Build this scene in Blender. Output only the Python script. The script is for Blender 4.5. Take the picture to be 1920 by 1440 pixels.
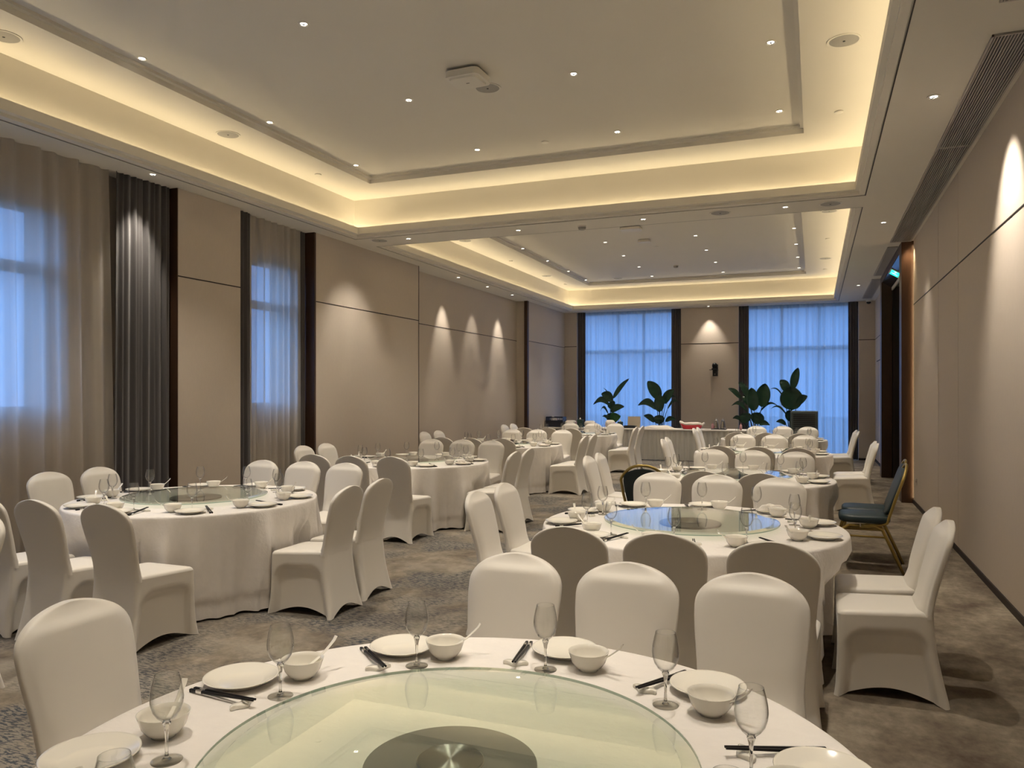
import bpy, math, random
from mathutils import Vector, Matrix
PI = math.pi
random.seed(7)
for o in list(bpy.data.objects): bpy.data.objects.remove(o)
C = bpy.context.scene.collection
S = bpy.context.scene

# ------------------------------------------------------------------ camera, world, exposure
EYE = 1.55
YAW = math.atan((1528 - 960) / 1440)
cd = bpy.data.cameras.new('camera'); cam = bpy.data.objects.new('camera', cd); C.objects.link(cam)
cam.location = (0, 0, EYE); cam.rotation_euler = (PI / 2, 0, YAW)
cd.sensor_width = 36; cd.lens = 36 * 1440 / 1920; cd.shift_y = (739 - 720) / 1920; cd.clip_start = .02
S.camera = cam
S.view_settings.view_transform = 'Standard'; S.view_settings.look = 'None'
S.view_settings.gamma = 1; S.view_settings.use_curve_mapping = False
S.view_settings.exposure = 0.05
W = bpy.data.worlds.new('dusk'); S.world = W; W.use_nodes = True
wn = W.node_tree; wb = wn.nodes['Background']
tc = wn.nodes.new('ShaderNodeTexCoord'); sx = wn.nodes.new('ShaderNodeSeparateXYZ'); cr = wn.nodes.new('ShaderNodeValToRGB')
wn.links.new(tc.outputs['Generated'], sx.inputs[0]); wn.links.new(sx.outputs[2], cr.inputs[0]); wn.links.new(cr.outputs[0], wb.inputs[0])
cr.color_ramp.elements[0].position = 0.0; cr.color_ramp.elements[0].color = (.12, .27, .64, 1)
cr.color_ramp.elements[1].position = .5; cr.color_ramp.elements[1].color = (.15, .34, .78, 1)
wb.inputs[1].default_value = 5.0

P_DOWN = 205      # downlight spots, W
P_WASH = 60      # wall washing spots
P_COVE = 2.1     # W per metre of LED cove
WARM = (1.0, .90, .76)
COVEC = (1.0, .83, .53)
CEIL = 3.73
XL, XR, YN, YF = -6.27, 1.305, -1.6, 19.75

# ------------------------------------------------------------------ materials
def nodes(name):
    m = bpy.data.materials.new(name); m.use_nodes = True
    nt = m.node_tree; return m, nt, nt.nodes['Principled BSDF']
def mat(name, col, rough=.6, metal=0, bump=0, bscale=300, var=0, vscale=6, sheen=0, spec=None, stretch=(1, 1, 1), emit=None, coat=0):
    m, nt, b = nodes(name)
    b.inputs['Base Color'].default_value = (*col, 1); b.inputs['Roughness'].default_value = rough; b.inputs['Metallic'].default_value = metal
    if spec is not None: b.inputs['Specular IOR Level'].default_value = spec
    if sheen: b.inputs['Sheen Weight'].default_value = sheen
    if coat: b.inputs['Coat Weight'].default_value = coat
    t = nt.nodes.new('ShaderNodeTexCoord'); mp = nt.nodes.new('ShaderNodeMapping'); mp.inputs['Scale'].default_value = stretch
    nt.links.new(t.outputs['Object'], mp.inputs[0])
    if var:
        n = nt.nodes.new('ShaderNodeTexNoise'); n.inputs['Scale'].default_value = vscale; n.inputs['Detail'].default_value = 5
        nt.links.new(mp.outputs[0], n.inputs['Vector'])
        mx = nt.nodes.new('ShaderNodeMix'); mx.data_type = 'RGBA'
        mx.inputs[6].default_value = tuple(c * (1 - var) for c in col) + (1,); mx.inputs[7].default_value = tuple(min(1, c * (1 + var)) for c in col) + (1,)
        nt.links.new(n.outputs[0], mx.inputs[0]); nt.links.new(mx.outputs[2], b.inputs['Base Color'])
    if bump:
        n = nt.nodes.new('ShaderNodeTexNoise'); n.inputs['Scale'].default_value = bscale; n.inputs['Detail'].default_value = 3
        nt.links.new(mp.outputs[0], n.inputs['Vector'])
        bp = nt.nodes.new('ShaderNodeBump'); bp.inputs['Strength'].default_value = bump; bp.inputs['Distance'].default_value = .01
        nt.links.new(n.outputs[0], bp.inputs['Height']); nt.links.new(bp.outputs[0], b.inputs['Normal'])
    if emit: b.inputs['Emission Color'].default_value = (*emit[:3], 1); b.inputs['Emission Strength'].default_value = emit[3]
    return m
M = {}
M['ceiling'] = mat('ceiling_paint', (.78, .735, .65), .8, var=.02, vscale=2)
M['wall'] = mat('wall_fabric_panel', (.60, .52, .44), .75, bump=.25, bscale=420, var=.04, vscale=60, stretch=(1, 1, .25))
M['groove'] = mat('gap_shade_and_skirting', (.02, .012, .01), .6)  # near black: shade painted into the gaps, and the skirting's own colour
M['wood'] = mat('dark_walnut', (.055, .026, .013), .42, var=.35, vscale=14, stretch=(8, 8, .5))
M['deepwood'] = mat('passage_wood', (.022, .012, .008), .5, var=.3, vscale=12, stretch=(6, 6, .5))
M['glasspanel'] = mat('smoked_mirror', (.16, .19, .25), .08, metal=.9)
M['spandex'] = mat('white_spandex', (.80, .755, .685), .44, bump=.04, bscale=900, sheen=.25, spec=.5)
M['cloth'] = mat('white_table_linen', (.82, .775, .73), .62, bump=.3, bscale=38, var=.05, vscale=16, sheen=.15, stretch=(1, 1.6, 1))
M['skirt'] = mat('grey_white_skirting', (.62, .60, .56), .6, bump=.05, bscale=300)
M['porcelain'] = mat('cream_porcelain', (.86, .82, .73), .14, spec=.6, coat=.4)
M['black_lacquer'] = mat('black_lacquer', (.008, .007, .008), .4, spec=.3)
M['silver'] = mat('silver_band', (.75, .74, .72), .25, metal=1)
M['steel'] = mat('brushed_steel', (.62, .60, .56), .22, metal=1)
M['drape'] = mat('charcoal_drape', (.085, .077, .078), .85, bump=.3, bscale=500, sheen=.3)
M['frame'] = mat('window_frame', (.06, .065, .075), .4)
M['gold'] = mat('antique_gold_tube', (.42, .31, .10), .32, metal=.85)
M['teal'] = mat('dark_teal_vinyl', (.012, .028, .034), .45, bump=.1, bscale=500)
M['leaf'] = mat('dark_leaf', (.010, .045, .022), .35, var=.4, vscale=12)
M['leaf_light'] = mat('bright_leaf', (.03, .13, .02), .38, var=.35, vscale=12)
M['stem'] = mat('plant_stem', (.012, .035, .02), .5)
M['pot'] = mat('dark_pot', (.03, .03, .032), .5)
M['soil'] = mat('soil', (.03, .02, .012), .9, bump=.4, bscale=80)
M['plastic_white'] = mat('white_plastic', (.78, .74, .66), .45)
M['speaker_grille'] = mat('grey_grille', (.42, .40, .37), .6, bump=.5, bscale=900)
M['dark'] = mat('near_black', (.012, .012, .014), .45)
M['crate'] = mat('navy_crate', (.012, .016, .03), .45)
M['red'] = mat('red_plastic', (.55, .015, .03), .35)
M['pink'] = mat('pink_plastic', (.55, .28, .30), .4)
M['green_box'] = mat('dark_green_card', (.02, .06, .05), .5)
M['towel'] = mat('white_towel', (.80, .74, .66), .85, bump=.4, bscale=200)
M['amber'] = mat('beige_panel', (.62, .53, .41), .5)
M['cooler'] = mat('grey_cooler', (.10, .13, .13), .45)
M['vent'] = mat('vent_slat', (.50, .46, .42), .45)
M['lamp'] = mat('lamp_lens', (1, .95, .85), .4, emit=(1, .93, .80, 8))
M['reflector'] = mat('lamp_reflector', (.8, .78, .74), .25, metal=1)
M['led'] = mat('led_strip', (1, .85, .55), .5, emit=(1, .8, .45, 3))
M['sign'] = mat('exit_green', (.02, .5, .32), .4, emit=(.01, .75, .42, 2.2))
M['signw'] = mat('exit_white', (.9, .95, .9), .4, emit=(.6, 1, .8, 2.0))
M['disc'] = mat('turntable_grey_disc', (.15, .145, .135), .45)
M['tree'] = mat('garden_foliage', (.02, .05, .03), .8, var=.5, vscale=5)
M['ground'] = mat('garden_ground', (.05, .07, .06), .9)
def schlick(nt, f0, power=5.0):
    g = nt.nodes.new('ShaderNodeNewGeometry'); d = nt.nodes.new('ShaderNodeVectorMath'); d.operation = 'DOT_PRODUCT'
    nt.links.new(g.outputs['Incoming'], d.inputs[0]); nt.links.new(g.outputs['Normal'], d.inputs[1])
    def mth(op, a, b=None):
        n = nt.nodes.new('ShaderNodeMath'); n.operation = op; n.use_clamp = False
        for i, v in enumerate((a, b)):
            if v is None: continue
            if isinstance(v, (int, float)): n.inputs[i].default_value = v
            else: nt.links.new(v, n.inputs[i])
        return n.outputs[0]
    a = mth('ABSOLUTE', d.outputs['Value']); x = mth('SUBTRACT', 1.0, a); p = mth('POWER', x, power)
    return mth('ADD', mth('MULTIPLY', p, 1 - f0), f0)
def thin_glass(name, tint, f0=.05, gain=1.0, rough=.0, edge=None, slab=False):
    m = bpy.data.materials.new(name); m.use_nodes = True; nt = m.node_tree
    for n in list(nt.nodes): nt.nodes.remove(n)
    out = nt.nodes.new('ShaderNodeOutputMaterial'); tr = nt.nodes.new('ShaderNodeBsdfTransparent'); gl = nt.nodes.new('ShaderNodeBsdfGlossy')
    gl.inputs['Roughness'].default_value = rough; tr.inputs[0].default_value = (*tint, 1); gl.inputs[0].default_value = (gain, gain, gain, 1)
    mx = nt.nodes.new('ShaderNodeMixShader'); f = schlick(nt, f0)
    if slab:   # two faces of a pane reflect together: 2R/(1+R)
        n1 = nt.nodes.new('ShaderNodeMath'); n1.operation = 'MULTIPLY'; n1.inputs[1].default_value = 2; nt.links.new(f, n1.inputs[0])
        n2 = nt.nodes.new('ShaderNodeMath'); n2.operation = 'ADD'; n2.inputs[1].default_value = 1; nt.links.new(f, n2.inputs[0])
        n3 = nt.nodes.new('ShaderNodeMath'); n3.operation = 'DIVIDE'; nt.links.new(n1.outputs[0], n3.inputs[0]); nt.links.new(n2.outputs[0], n3.inputs[1]); f = n3.outputs[0]
    nt.links.new(f, mx.inputs[0]); nt.links.new(tr.outputs[0], mx.inputs[1]); nt.links.new(gl.outputs[0], mx.inputs[2])
    if edge:   # glass gets darker where the sight line runs along the wall of the vessel
        e3 = schlick(nt, 0.0, edge[1])
        c = nt.nodes.new('ShaderNodeMix'); c.data_type = 'RGBA'; c.inputs[6].default_value = (*tint, 1); c.inputs[7].default_value = (*edge[0], 1)
        nt.links.new(e3, c.inputs[0]); nt.links.new(c.outputs[2], tr.inputs[0])
    nt.links.new(mx.outputs[0], out.inputs[0]); return m
M['turnglass'] = thin_glass('tinted_turntable_glass', (.88, .935, .86), .045, slab=True)
M['turnedge'] = thin_glass('turntable_edge_glass', (.34, .44, .39), .05)
M['window_glass'] = thin_glass('window_glass', (.97, .97, .98), .04)
M['wineglass'] = thin_glass('clear_wine_glass', (.985, .985, .98), .045, edge=((.32, .31, .30), 3.0))
M['footglass'] = thin_glass('foot_glass', (.90, .90, .88), .06, edge=((.4, .4, .38), 3.0))
gm, gnt, gb = nodes('solid_clear_glass'); gb.inputs['Base Color'].default_value = (.97, .97, .96, 1); gb.inputs['Transmission Weight'].default_value = 1
gb.inputs['Roughness'].default_value = 0; gb.inputs['IOR'].default_value = 1.48; M['solidglass'] = gm
# brushed cap with a radial grain
cm, cnt, cb = nodes('radial_brushed_cap'); cb.inputs['Base Color'].default_value = (.42, .42, .40, 1); cb.inputs['Metallic'].default_value = 1
cb.inputs['Roughness'].default_value = .5; cb.inputs['Anisotropic Rotation'].default_value = .25; cb.inputs['Anisotropic'].default_value = 1.0
tg = cnt.nodes.new('ShaderNodeTangent'); tg.direction_type = 'RADIAL'; tg.axis = 'Z'; cnt.links.new(tg.outputs[0], cb.inputs['Tangent']); M['cap'] = cm
def sheer(name, col, t, ti):
    m = bpy.data.materials.new(name); m.use_nodes = True; nt = m.node_tree
    for n in list(nt.nodes): nt.nodes.remove(n)
    out = nt.nodes.new('ShaderNodeOutputMaterial'); tr = nt.nodes.new('ShaderNodeBsdfTransparent'); df = nt.nodes.new('ShaderNodeBsdfDiffuse'); tl = nt.nodes.new('ShaderNodeBsdfTranslucent')
    df.inputs[0].default_value = (*col, 1); tl.inputs[0].default_value = (*col, 1); tr.inputs[0].default_value = (.95, .95, .95, 1)
    a = nt.nodes.new('ShaderNodeMixShader'); a.inputs[0].default_value = ti; b = nt.nodes.new('ShaderNodeMixShader'); b.inputs[0].default_value = t
    nt.links.new(df.outputs[0], a.inputs[1]); nt.links.new(tl.outputs[0], a.inputs[2]); nt.links.new(a.outputs[0], b.inputs[1]); nt.links.new(tr.outputs[0], b.inputs[2])
    nt.links.new(b.outputs[0], out.inputs[0]); return m
M['sheer'] = sheer('ivory_sheer', (.78, .73, .66), .09, .62)
M['sheer_back'] = sheer('pale_sheer', (.68, .68, .68), .06, .70)
# carpet
def carpet():
    m, nt, b = nodes('mottled_carpet'); b.inputs['Roughness'].default_value = .95; b.inputs['Specular IOR Level'].default_value = .1
    L = nt.links.new; t = nt.nodes.new('ShaderNodeTexCoord')
    def noise(scale, st, det=4, rough=.55, off=(0, 0, 0)):
        mp = nt.nodes.new('ShaderNodeMapping'); mp.inputs['Scale'].default_value = st; mp.inputs['Location'].default_value = off; L(t.outputs['Object'], mp.inputs[0])
        n = nt.nodes.new('ShaderNodeTexNoise'); n.inputs['Scale'].default_value = scale; n.inputs['Detail'].default_value = det; n.inputs['Roughness'].default_value = rough
        L(mp.outputs[0], n.inputs['Vector']); return n.outputs[0]
    def ramp(v, *st):
        r = nt.nodes.new('ShaderNodeValToRGB'); e = r.color_ramp.elements
        for i, (p, c) in enumerate(st):
            q = e[i] if i < 2 else e.new(p)
            q.position = p; q.color = (*c, 1) if isinstance(c, tuple) else (c, c, c, 1)
        L(v, r.inputs[0]); return r.outputs[0]
    def mix(f, a, c, mode='MIX'):
        x = nt.nodes.new('ShaderNodeMix'); x.data_type = 'RGBA'; x.blend_type = mode
        for i, v in ((0, f), (6, a), (7, c)):
            if isinstance(v, (int, float)): x.inputs[i].default_value = v
            elif isinstance(v, tuple): x.inputs[i].default_value = (*v, 1)
            else: L(v, x.inputs[i])
        return x.outputs[2]
    def mul(a, c):
        n = nt.nodes.new('ShaderNodeMath'); n.operation = 'MULTIPLY'
        for i, v in enumerate((a, c)):
            if isinstance(v, (int, float)): n.inputs[i].default_value = v
            else: L(v, n.inputs[i])
        return n.outputs[0]
    base = ramp(noise(2.4, (1.1, .85, 1), 6, .66), (.32, (.115, .088, .068)), (.64, (.30, .255, .195)), (.48, (.20, .165, .125)))
    fine = ramp(noise(15, (1.25, 1.0, 1), 3, .6), (.35, .62), (.65, 1.25))
    base = mix(.40, base, fine, 'MULTIPLY')
    sep = nt.nodes.new('ShaderNodeSeparateXYZ'); L(t.outputs['Object'], sep.inputs[0])
    mr = nt.nodes.new('ShaderNodeMapRange'); mr.interpolation_type = 'SMOOTHSTEP'; L(sep.outputs[0], mr.inputs[0])
    mr.inputs[1].default_value = -1.1; mr.inputs[2].default_value = -.3; mr.inputs[3].default_value = 1; mr.inputs[4].default_value = 0
    big = ramp(noise(1.15, (1, 1, 1), 3, .6, (3, 1, 0)), (.43, .10), (.57, 1.0))
    dash = ramp(noise(32, (.75, 2.4, 1), 3, .55, (5, 2, 0)), (.49, 0.0), (.54, 1.0))
    colb = ramp(noise(.9, (1, 1, 1), 3, .5, (9, 4, 0)), (.42, (.045, .045, .045)), (.58, (.020, .034, .054)))
    msk = mul(mul(dash, big), mul(mr.outputs[0], .80))
    light = ramp(noise(1.6, (1, 1.4, 1), 3, .6, (2, 8, 0)), (.45, 0.0), (.65, 1.0))
    base2 = mix(mul(light, mul(mr.outputs[0], .55)), base, (.36, .32, .26))
    grey = mix(mul(mr.outputs[0], mul(big, .5)), base2, (.16, .155, .15))
    col = mix(msk, grey, colb); L(col, b.inputs['Base Color'])
    bp = nt.nodes.new('ShaderNodeBump'); bp.inputs['Strength'].default_value = .4; bp.inputs['Distance'].default_value = .004
    L(noise(350, (1, 1, 1), 2), bp.inputs['Height']); L(bp.outputs[0], b.inputs['Normal']); return m
M['carpet'] = carpet()

# ------------------------------------------------------------------ mesh helpers
class MB:
    def __init__(s): s.v = []; s.f = []
    def add(s, vs, fs):
        n = len(s.v); s.v += [tuple(p) for p in vs]; s.f += [tuple(i + n for i in f) for f in fs]; return s
    def box(s, x0, x1, y0, y1, z0, z1, mtx=None):
        vs = [Vector(p) for p in ((x0, y0, z0), (x1, y0, z0), (x1, y1, z0), (x0, y1, z0), (x0, y0, z1), (x1, y0, z1), (x1, y1, z1), (x0, y1, z1))]
        if mtx: vs = [mtx @ p for p in vs]
        return s.add(vs, [(3, 2, 1, 0), (4, 5, 6, 7), (0, 1, 5, 4), (1, 2, 6, 5), (2, 3, 7, 6), (3, 0, 4, 7)])
    def grid(s, rows, cu=False, cv=False):      # rows: list of equally long point lists
        nu, nv = len(rows), len(rows[0]); vs = [p for r in rows for p in r]; fs = []
        for i in range(nu if cu else nu - 1):
            for j in range(nv if cv else nv - 1):
                a, b = i * nv + j, i * nv + (j + 1) % nv; k = ((i + 1) % nu) * nv
                fs.append((a, b, k + (j + 1) % nv, k + j))
        return s.add(vs, fs)
    def lathe(s, prof, n=32, c=(0, 0, 0), closed=False):   # prof: (r,z)
        rows = [[(c[0] + r * math.cos(2 * PI * j / n), c[1] + r * math.sin(2 * PI * j / n), c[2] + z) for j in range(n)] for r, z in prof]
        return s.grid(rows, cu=closed, cv=True)
    def tube(s, path, r, n=8, caps=True):
        pts = [Vector(p) for p in path]; rows = []; up = None
        for i, p in enumerate(pts):
            d = (pts[min(i + 1, len(pts) - 1)] - pts[max(i - 1, 0)]).normalized()
            if up is None: up = Vector((0, 0, 1)) if abs(d.z) < .9 else Vector((1, 0, 0))
            a = d.cross(up).normalized(); up = a.cross(d).normalized()
            rr = r[i] if isinstance(r, (list, tuple)) else r
            rows.append([p + (a * math.cos(2 * PI * j / n) + up * math.sin(2 * PI * j / n)) * rr for j in range(n)])
        n0 = len(s.v); s.grid(rows, cv=True)
        if caps: s.f.append(tuple(n0 + j for j in reversed(range(n)))); s.f.append(tuple(n0 + (len(pts) - 1) * n + j for j in range(n)))
        return s
    def build(s, name, m, parent=None, smooth=False, bevel=0, loc=None, weld=True):
        me = bpy.data.meshes.new(name); me.from_pydata(s.v, [], s.f); me.validate()
        import bmesh
        bm = bmesh.new(); bm.from_mesh(me)
        if weld: bmesh.ops.remove_doubles(bm, verts=bm.verts, dist=1e-5)
        bmesh.ops.recalc_face_normals(bm, faces=bm.faces); bm.to_mesh(me); bm.free()
        me.materials.append(M[m] if isinstance(m, str) else m)
        o = bpy.data.objects.new(name, me); C.objects.link(o)
        if smooth:
            for p in me.polygons: p.use_smooth = True
            if smooth != True:
                me.set_sharp_from_angle(angle=math.radians(smooth))
        if bevel:
            b = o.modifiers.new('bevel', 'BEVEL'); b.width = bevel; b.segments = 2; b.limit_method = 'ANGLE'
        if parent: o.parent = parent
        if loc: o.location = loc
        return o
def tag(o, label, cat, group=None, kind=None):
    if label: o['label'] = label
    if cat: o['category'] = cat
    if group: o['group'] = group
    if kind: o['kind'] = kind
    return o
def thing(name, label, cat, loc=(0, 0, 0), rz=0, group=None):
    o = bpy.data.objects.new(name, None); C.objects.link(o); o.location = loc; o.rotation_euler = (0, 0, rz); o.empty_display_size = .1
    return tag(o, label, cat, group)
def struct(name, mb, m, **k):
    o = mb.build(name, m, **k); o['kind'] = 'structure'; return o
kids = {}
def dup(root, loc, rz, label, group=None, tilt=None):
    r = root.copy(); C.objects.link(r); r.location = loc; r.rotation_euler = (0, 0, rz)
    if tilt: r.rotation_euler = tilt
    r['label'] = label
    if group: r['group'] = group
    for ch in kids.get(root.name, ()):
        c = ch.copy(); C.objects.link(c); c.parent = r
        for g in kids.get(ch.name, ()):
            d = g.copy(); C.objects.link(d); d.parent = c
    return r
def proto_done(root):
    kids[root.name] = [o for o in C.objects if o.parent == root]
    for k in kids[root.name]: kids[k.name] = [o for o in C.objects if o.parent == k]
class Placer:      # the first call places the prototype itself, later ones copy it
    def __init__(s, root): s.root = root; s.used = False; proto_done(root)
    def __call__(s, loc, rz, label, group=None, tilt=None):
        if not s.used:
            s.used = True; o = s.root; o.location = loc; o.rotation_euler = tilt if tilt else (0, 0, rz); o['label'] = label
            if group: o['group'] = group
            return o
        return dup(s.root, loc, rz, label, group, tilt)
def sstep(a, b, x):
    t = max(0, min(1, (x - a) / (b - a))) if a != b else float(x > a); return t * t * (3 - 2 * t)
def interp(tab, x):
    if x <= tab[0][0]: return tab[0][1]
    for (a, p), (b, q) in zip(tab, tab[1:]):
        if x <= b: return p + (q - p) * (x - a) / (b - a)
    return tab[-1][1]

# ------------------------------------------------------------------ the room
struct('floor', MB().add([(-6.9, YN - .3, 0), (2.4, YN - .3, 0), (2.4, 20.4, 0), (-6.9, 20.4, 0)], [(0, 1, 2, 3)]), 'carpet')
# ceiling with two coffered trays: rectangle = inner edge of the cove lip
T1 = (-5.92, .41, -.45, 9.16); T2 = (-5.92, .41, 9.93, 19.37)
def rect(t, e, z): return [(t[0] - e, t[2] - e, z), (t[1] + e, t[2] - e, z), (t[1] + e, t[3] + e, z), (t[0] - e, t[3] + e, z)]
cb_ = MB(); gb_ = MB()
for t, rec in ((T1, -.52), (T2, -.60)):
    prof = [(.105, CEIL), (.105, CEIL + .015), (.096, CEIL + .015), (.096, CEIL + .004), (.04, CEIL + .012), (.04, CEIL + .04), (0, CEIL + .05), (0, 3.87), (.02, 3.87), (.02, 3.80), (.17, 3.80), (.17, 4.295), (rec, 4.295), (rec, 4.345), (rec - .035, 4.35), (rec - .035, 4.375)]
    rows = [rect(t, e, z) for e, z in prof]
    cb_.grid(rows, cv=True); cb_.add(rect(t, rec - .035, 4.375), [(0, 1, 2, 3)])
    g = [rect(t, .110, CEIL - .001), rect(t, .101, CEIL - .001)]  # flat dark strip along the lip groove, its shade put into the colour
    gb_.grid(g, cv=True)
ex, exy = (-6.9, 2.4), (YN - .3, 20.4); o_ = .105
a0, a1 = T1[0] - o_, T1[1] + o_
def cq(x0, x1, y0, y1): cb_.add([(x0, y0, CEIL), (x1, y0, CEIL), (x1, y1, CEIL), (x0, y1, CEIL)], [(0, 1, 2, 3)])
cq(ex[0], a0, *exy); cq(a1, ex[1], *exy)
cq(a0, a1, exy[0], T1[2] - o_); cq(a0, a1, T1[3] + o_, T2[2] - o_); cq(a0, a1, T2[3] + o_, exy[1])
struct('ceiling', cb_, 'ceiling')
struct('trim_1', gb_, 'groove')
def area(name, loc, sx_, sy_, p, col, rot):
    l = bpy.data.lights.new(name, 'AREA'); l.shape = 'RECTANGLE'; l.size = sx_; l.size_y = sy_; l.energy = p; l.color = col
    o = bpy.data.objects.new(name, l); C.objects.link(o); o.location = loc; o.rotation_euler = rot; return o
for t in (T1, T2):
    cx, cy = (t[0] + t[1]) / 2, (t[2] + t[3]) / 2; lx, ly = t[1] - t[0] + .2, t[3] - t[2] + .2; e = .145
    area('cove_led', (cx, t[3] + e, 3.815), lx, .04, P_COVE * lx, COVEC, (PI, 0, 0)); area('cove_led', (cx, t[2] - e, 3.815), lx, .04, P_COVE * lx, COVEC, (PI, 0, 0))
    area('cove_led', (t[0] - e, cy, 3.815), .04, ly, P_COVE * ly, COVEC, (PI, 0, 0)); area('cove_led', (t[1] + e, cy, 3.815), .04, ly, P_COVE * ly, COVEC, (PI, 0, 0))
# left wall
wl = MB(); H3 = CEIL + .02
def wbox(mb, y0, y1, x1=XL, x0=-6.9, z0=0, z1=H3): mb.box(x0, x1, y0, y1, z0, z1)
wbox(wl, YN - .3, .9); wbox(wl, 6.258, 7.214); wbox(wl, 8.674, 11.57); wbox(wl, 11.57, 16.85, x1=-6.53); wbox(wl, 16.85, YF + .65)
# outer leaf behind the curtain niches, with window openings
for (n0, n1, w0, w1) in ((.9, 6.258, 1.6, 5.02), (7.214, 8.674, 7.66, 8.50)):
    wl.box(-6.9, -6.56, n0, w0, 0, H3); wl.box(-6.9, -6.56, w1, n1, 0, H3); wl.box(-6.9, -6.56, w0, w1, 0, 1.38); wl.box(-6.9, -6.56, w0, w1, 3.25, H3)
struct('wall_left', wl, 'wall')
# right wall
wr = MB(); wr.box(XR, 2.4, YN - .3, 12.25, 0, H3); wr.box(XR, 2.4, 16.0, YF + .65, 0, H3); wr.box(2.2, 2.4, 12.25, 16.0, 0, H3); wr.box(XR, 2.4, 12.25, 16.0, 3.55, H3)
struct('wall_right', wr, 'wall')
wf = MB(); Y2 = 20.1
for x0, x1 in ((XL, -5.93), (-3.17, -1.76), (.95, XR)): wf.box(x0, x1, YF, Y2 + .3, 0, H3)
struct('wall_back', wf, 'wall')
struct('wall_front', MB().box(XL, XR, YN - .3, YN, 0, H3), 'wall')
# flat dark strips painting the shade of horizontal gaps at 2.8 m, skirting
q = .004
n_ = [1]
def trim(mb, m='groove'):
    n_[0] += 1; return struct('trim_%d' % n_[0], mb, m)
for y0, y1 in ((YN, .9), (6.262, 7.21), (8.68, 11.57), (16.85, YF)): trim(MB().box(XL, XL + q, y0, y1, 2.795, 2.807))
trim(MB().box(-6.53, -6.53 + q, 11.57, 16.85, 2.795, 2.807)); trim(MB().box(XL - .002, XL + q, 11.56, 11.575, 0, CEIL))
for y0, y1 in ((YN, 12.25), (16.3, YF)): trim(MB().box(XR - q, XR, y0, y1, 2.815, 2.827))
for x0, x1 in ((XL, -5.93), (-3.17, -1.76), (.95, XR)): trim(MB().box(x0, x1, YF - q, YF, 2.815, 2.83))
for y in (8.6, 9.9): trim(MB().box(XR - .0015, XR, y, y + .006, 0, CEIL), 'wall')
for y0, y1 in ((YN, .9), (6.26, 7.21), (8.68, 11.57), (16.85, YF)): struct('baseboard_left', MB().box(XL, XL + .012, y0, y1, 0, .05), 'groove')
struct('baseboard_left', MB().box(-6.53, -6.518, 11.57, 16.85, 0, .05), 'groove')
for y0, y1 in ((YN, 12.25), (16.3, YF)): struct('baseboard_right', MB().box(XR - .012, XR, y0, y1, 0, .055), 'groove')
for x0, x1 in ((XL, -5.93), (-3.17, -1.76), (.95, XR)): struct('baseboard_back', MB().box(x0, x1, YF - .012, YF, 0, .05), 'groove')
# dark reveals of the window niches and of the recess in the left wall
trim(MB().box(-6.56, XL + .002, 6.250, 6.262, 0, CEIL), 'wood'); trim(MB().box(-6.56, XL + .002, 8.640, 8.676, 0, CEIL), 'wood')
trim(MB().box(XL - .05, XL + .03, 16.80, 16.90, 0, CEIL), 'wood')
# portal on the right
trim(MB().box(1.15, 1.33, 12.25, 12.55, 0, CEIL), 'wood'); trim(MB().box(1.15, 1.33, 15.8, 16.1, 0, CEIL), 'wood'); trim(MB().box(1.15, 1.33, 12.55, 15.8, 3.62, CEIL), 'wood')
trim(MB().add([(1.165, 12.55, 3.62), (1.165, 15.8, 3.62), (1.33, 15.8, 3.52), (1.33, 12.55, 3.52), (1.165, 12.55, 3.65), (1.165, 15.8, 3.65), (1.33, 15.8, 3.65), (1.33, 12.55, 3.65)],
    [(0, 1, 2, 3), (7, 6, 5, 4), (0, 3, 7, 4), (1, 5, 6, 2), (2, 6, 7, 3), (0, 4, 5, 1)]), 'glasspanel')
trim(MB().box(1.32, 1.345, 12.55, 15.8, 3.47, 3.53), 'vent'); trim(MB().box(1.325, 1.34, 12.545, 12.56, 0, 3.5), 'vent')
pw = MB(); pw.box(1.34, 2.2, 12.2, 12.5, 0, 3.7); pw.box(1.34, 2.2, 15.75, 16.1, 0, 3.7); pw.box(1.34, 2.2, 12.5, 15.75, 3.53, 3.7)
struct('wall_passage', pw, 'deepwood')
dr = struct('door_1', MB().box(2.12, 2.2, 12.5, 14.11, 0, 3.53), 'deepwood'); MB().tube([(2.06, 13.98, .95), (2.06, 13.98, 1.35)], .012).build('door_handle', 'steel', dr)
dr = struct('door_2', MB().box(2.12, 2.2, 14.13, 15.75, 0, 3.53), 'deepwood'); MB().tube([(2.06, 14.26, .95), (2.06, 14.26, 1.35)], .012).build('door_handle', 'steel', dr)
# flush service door in the far right wall
trim(MB().box(XR - .006, XR, 17.75, 19.2, 2.28, 2.30)); trim(MB().box(XR - .003, XR, 18.75, 18.757, 0, 2.28)); trim(MB().box(XR - .003, XR, 17.75, 17.757, 0, 2.28))
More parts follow.
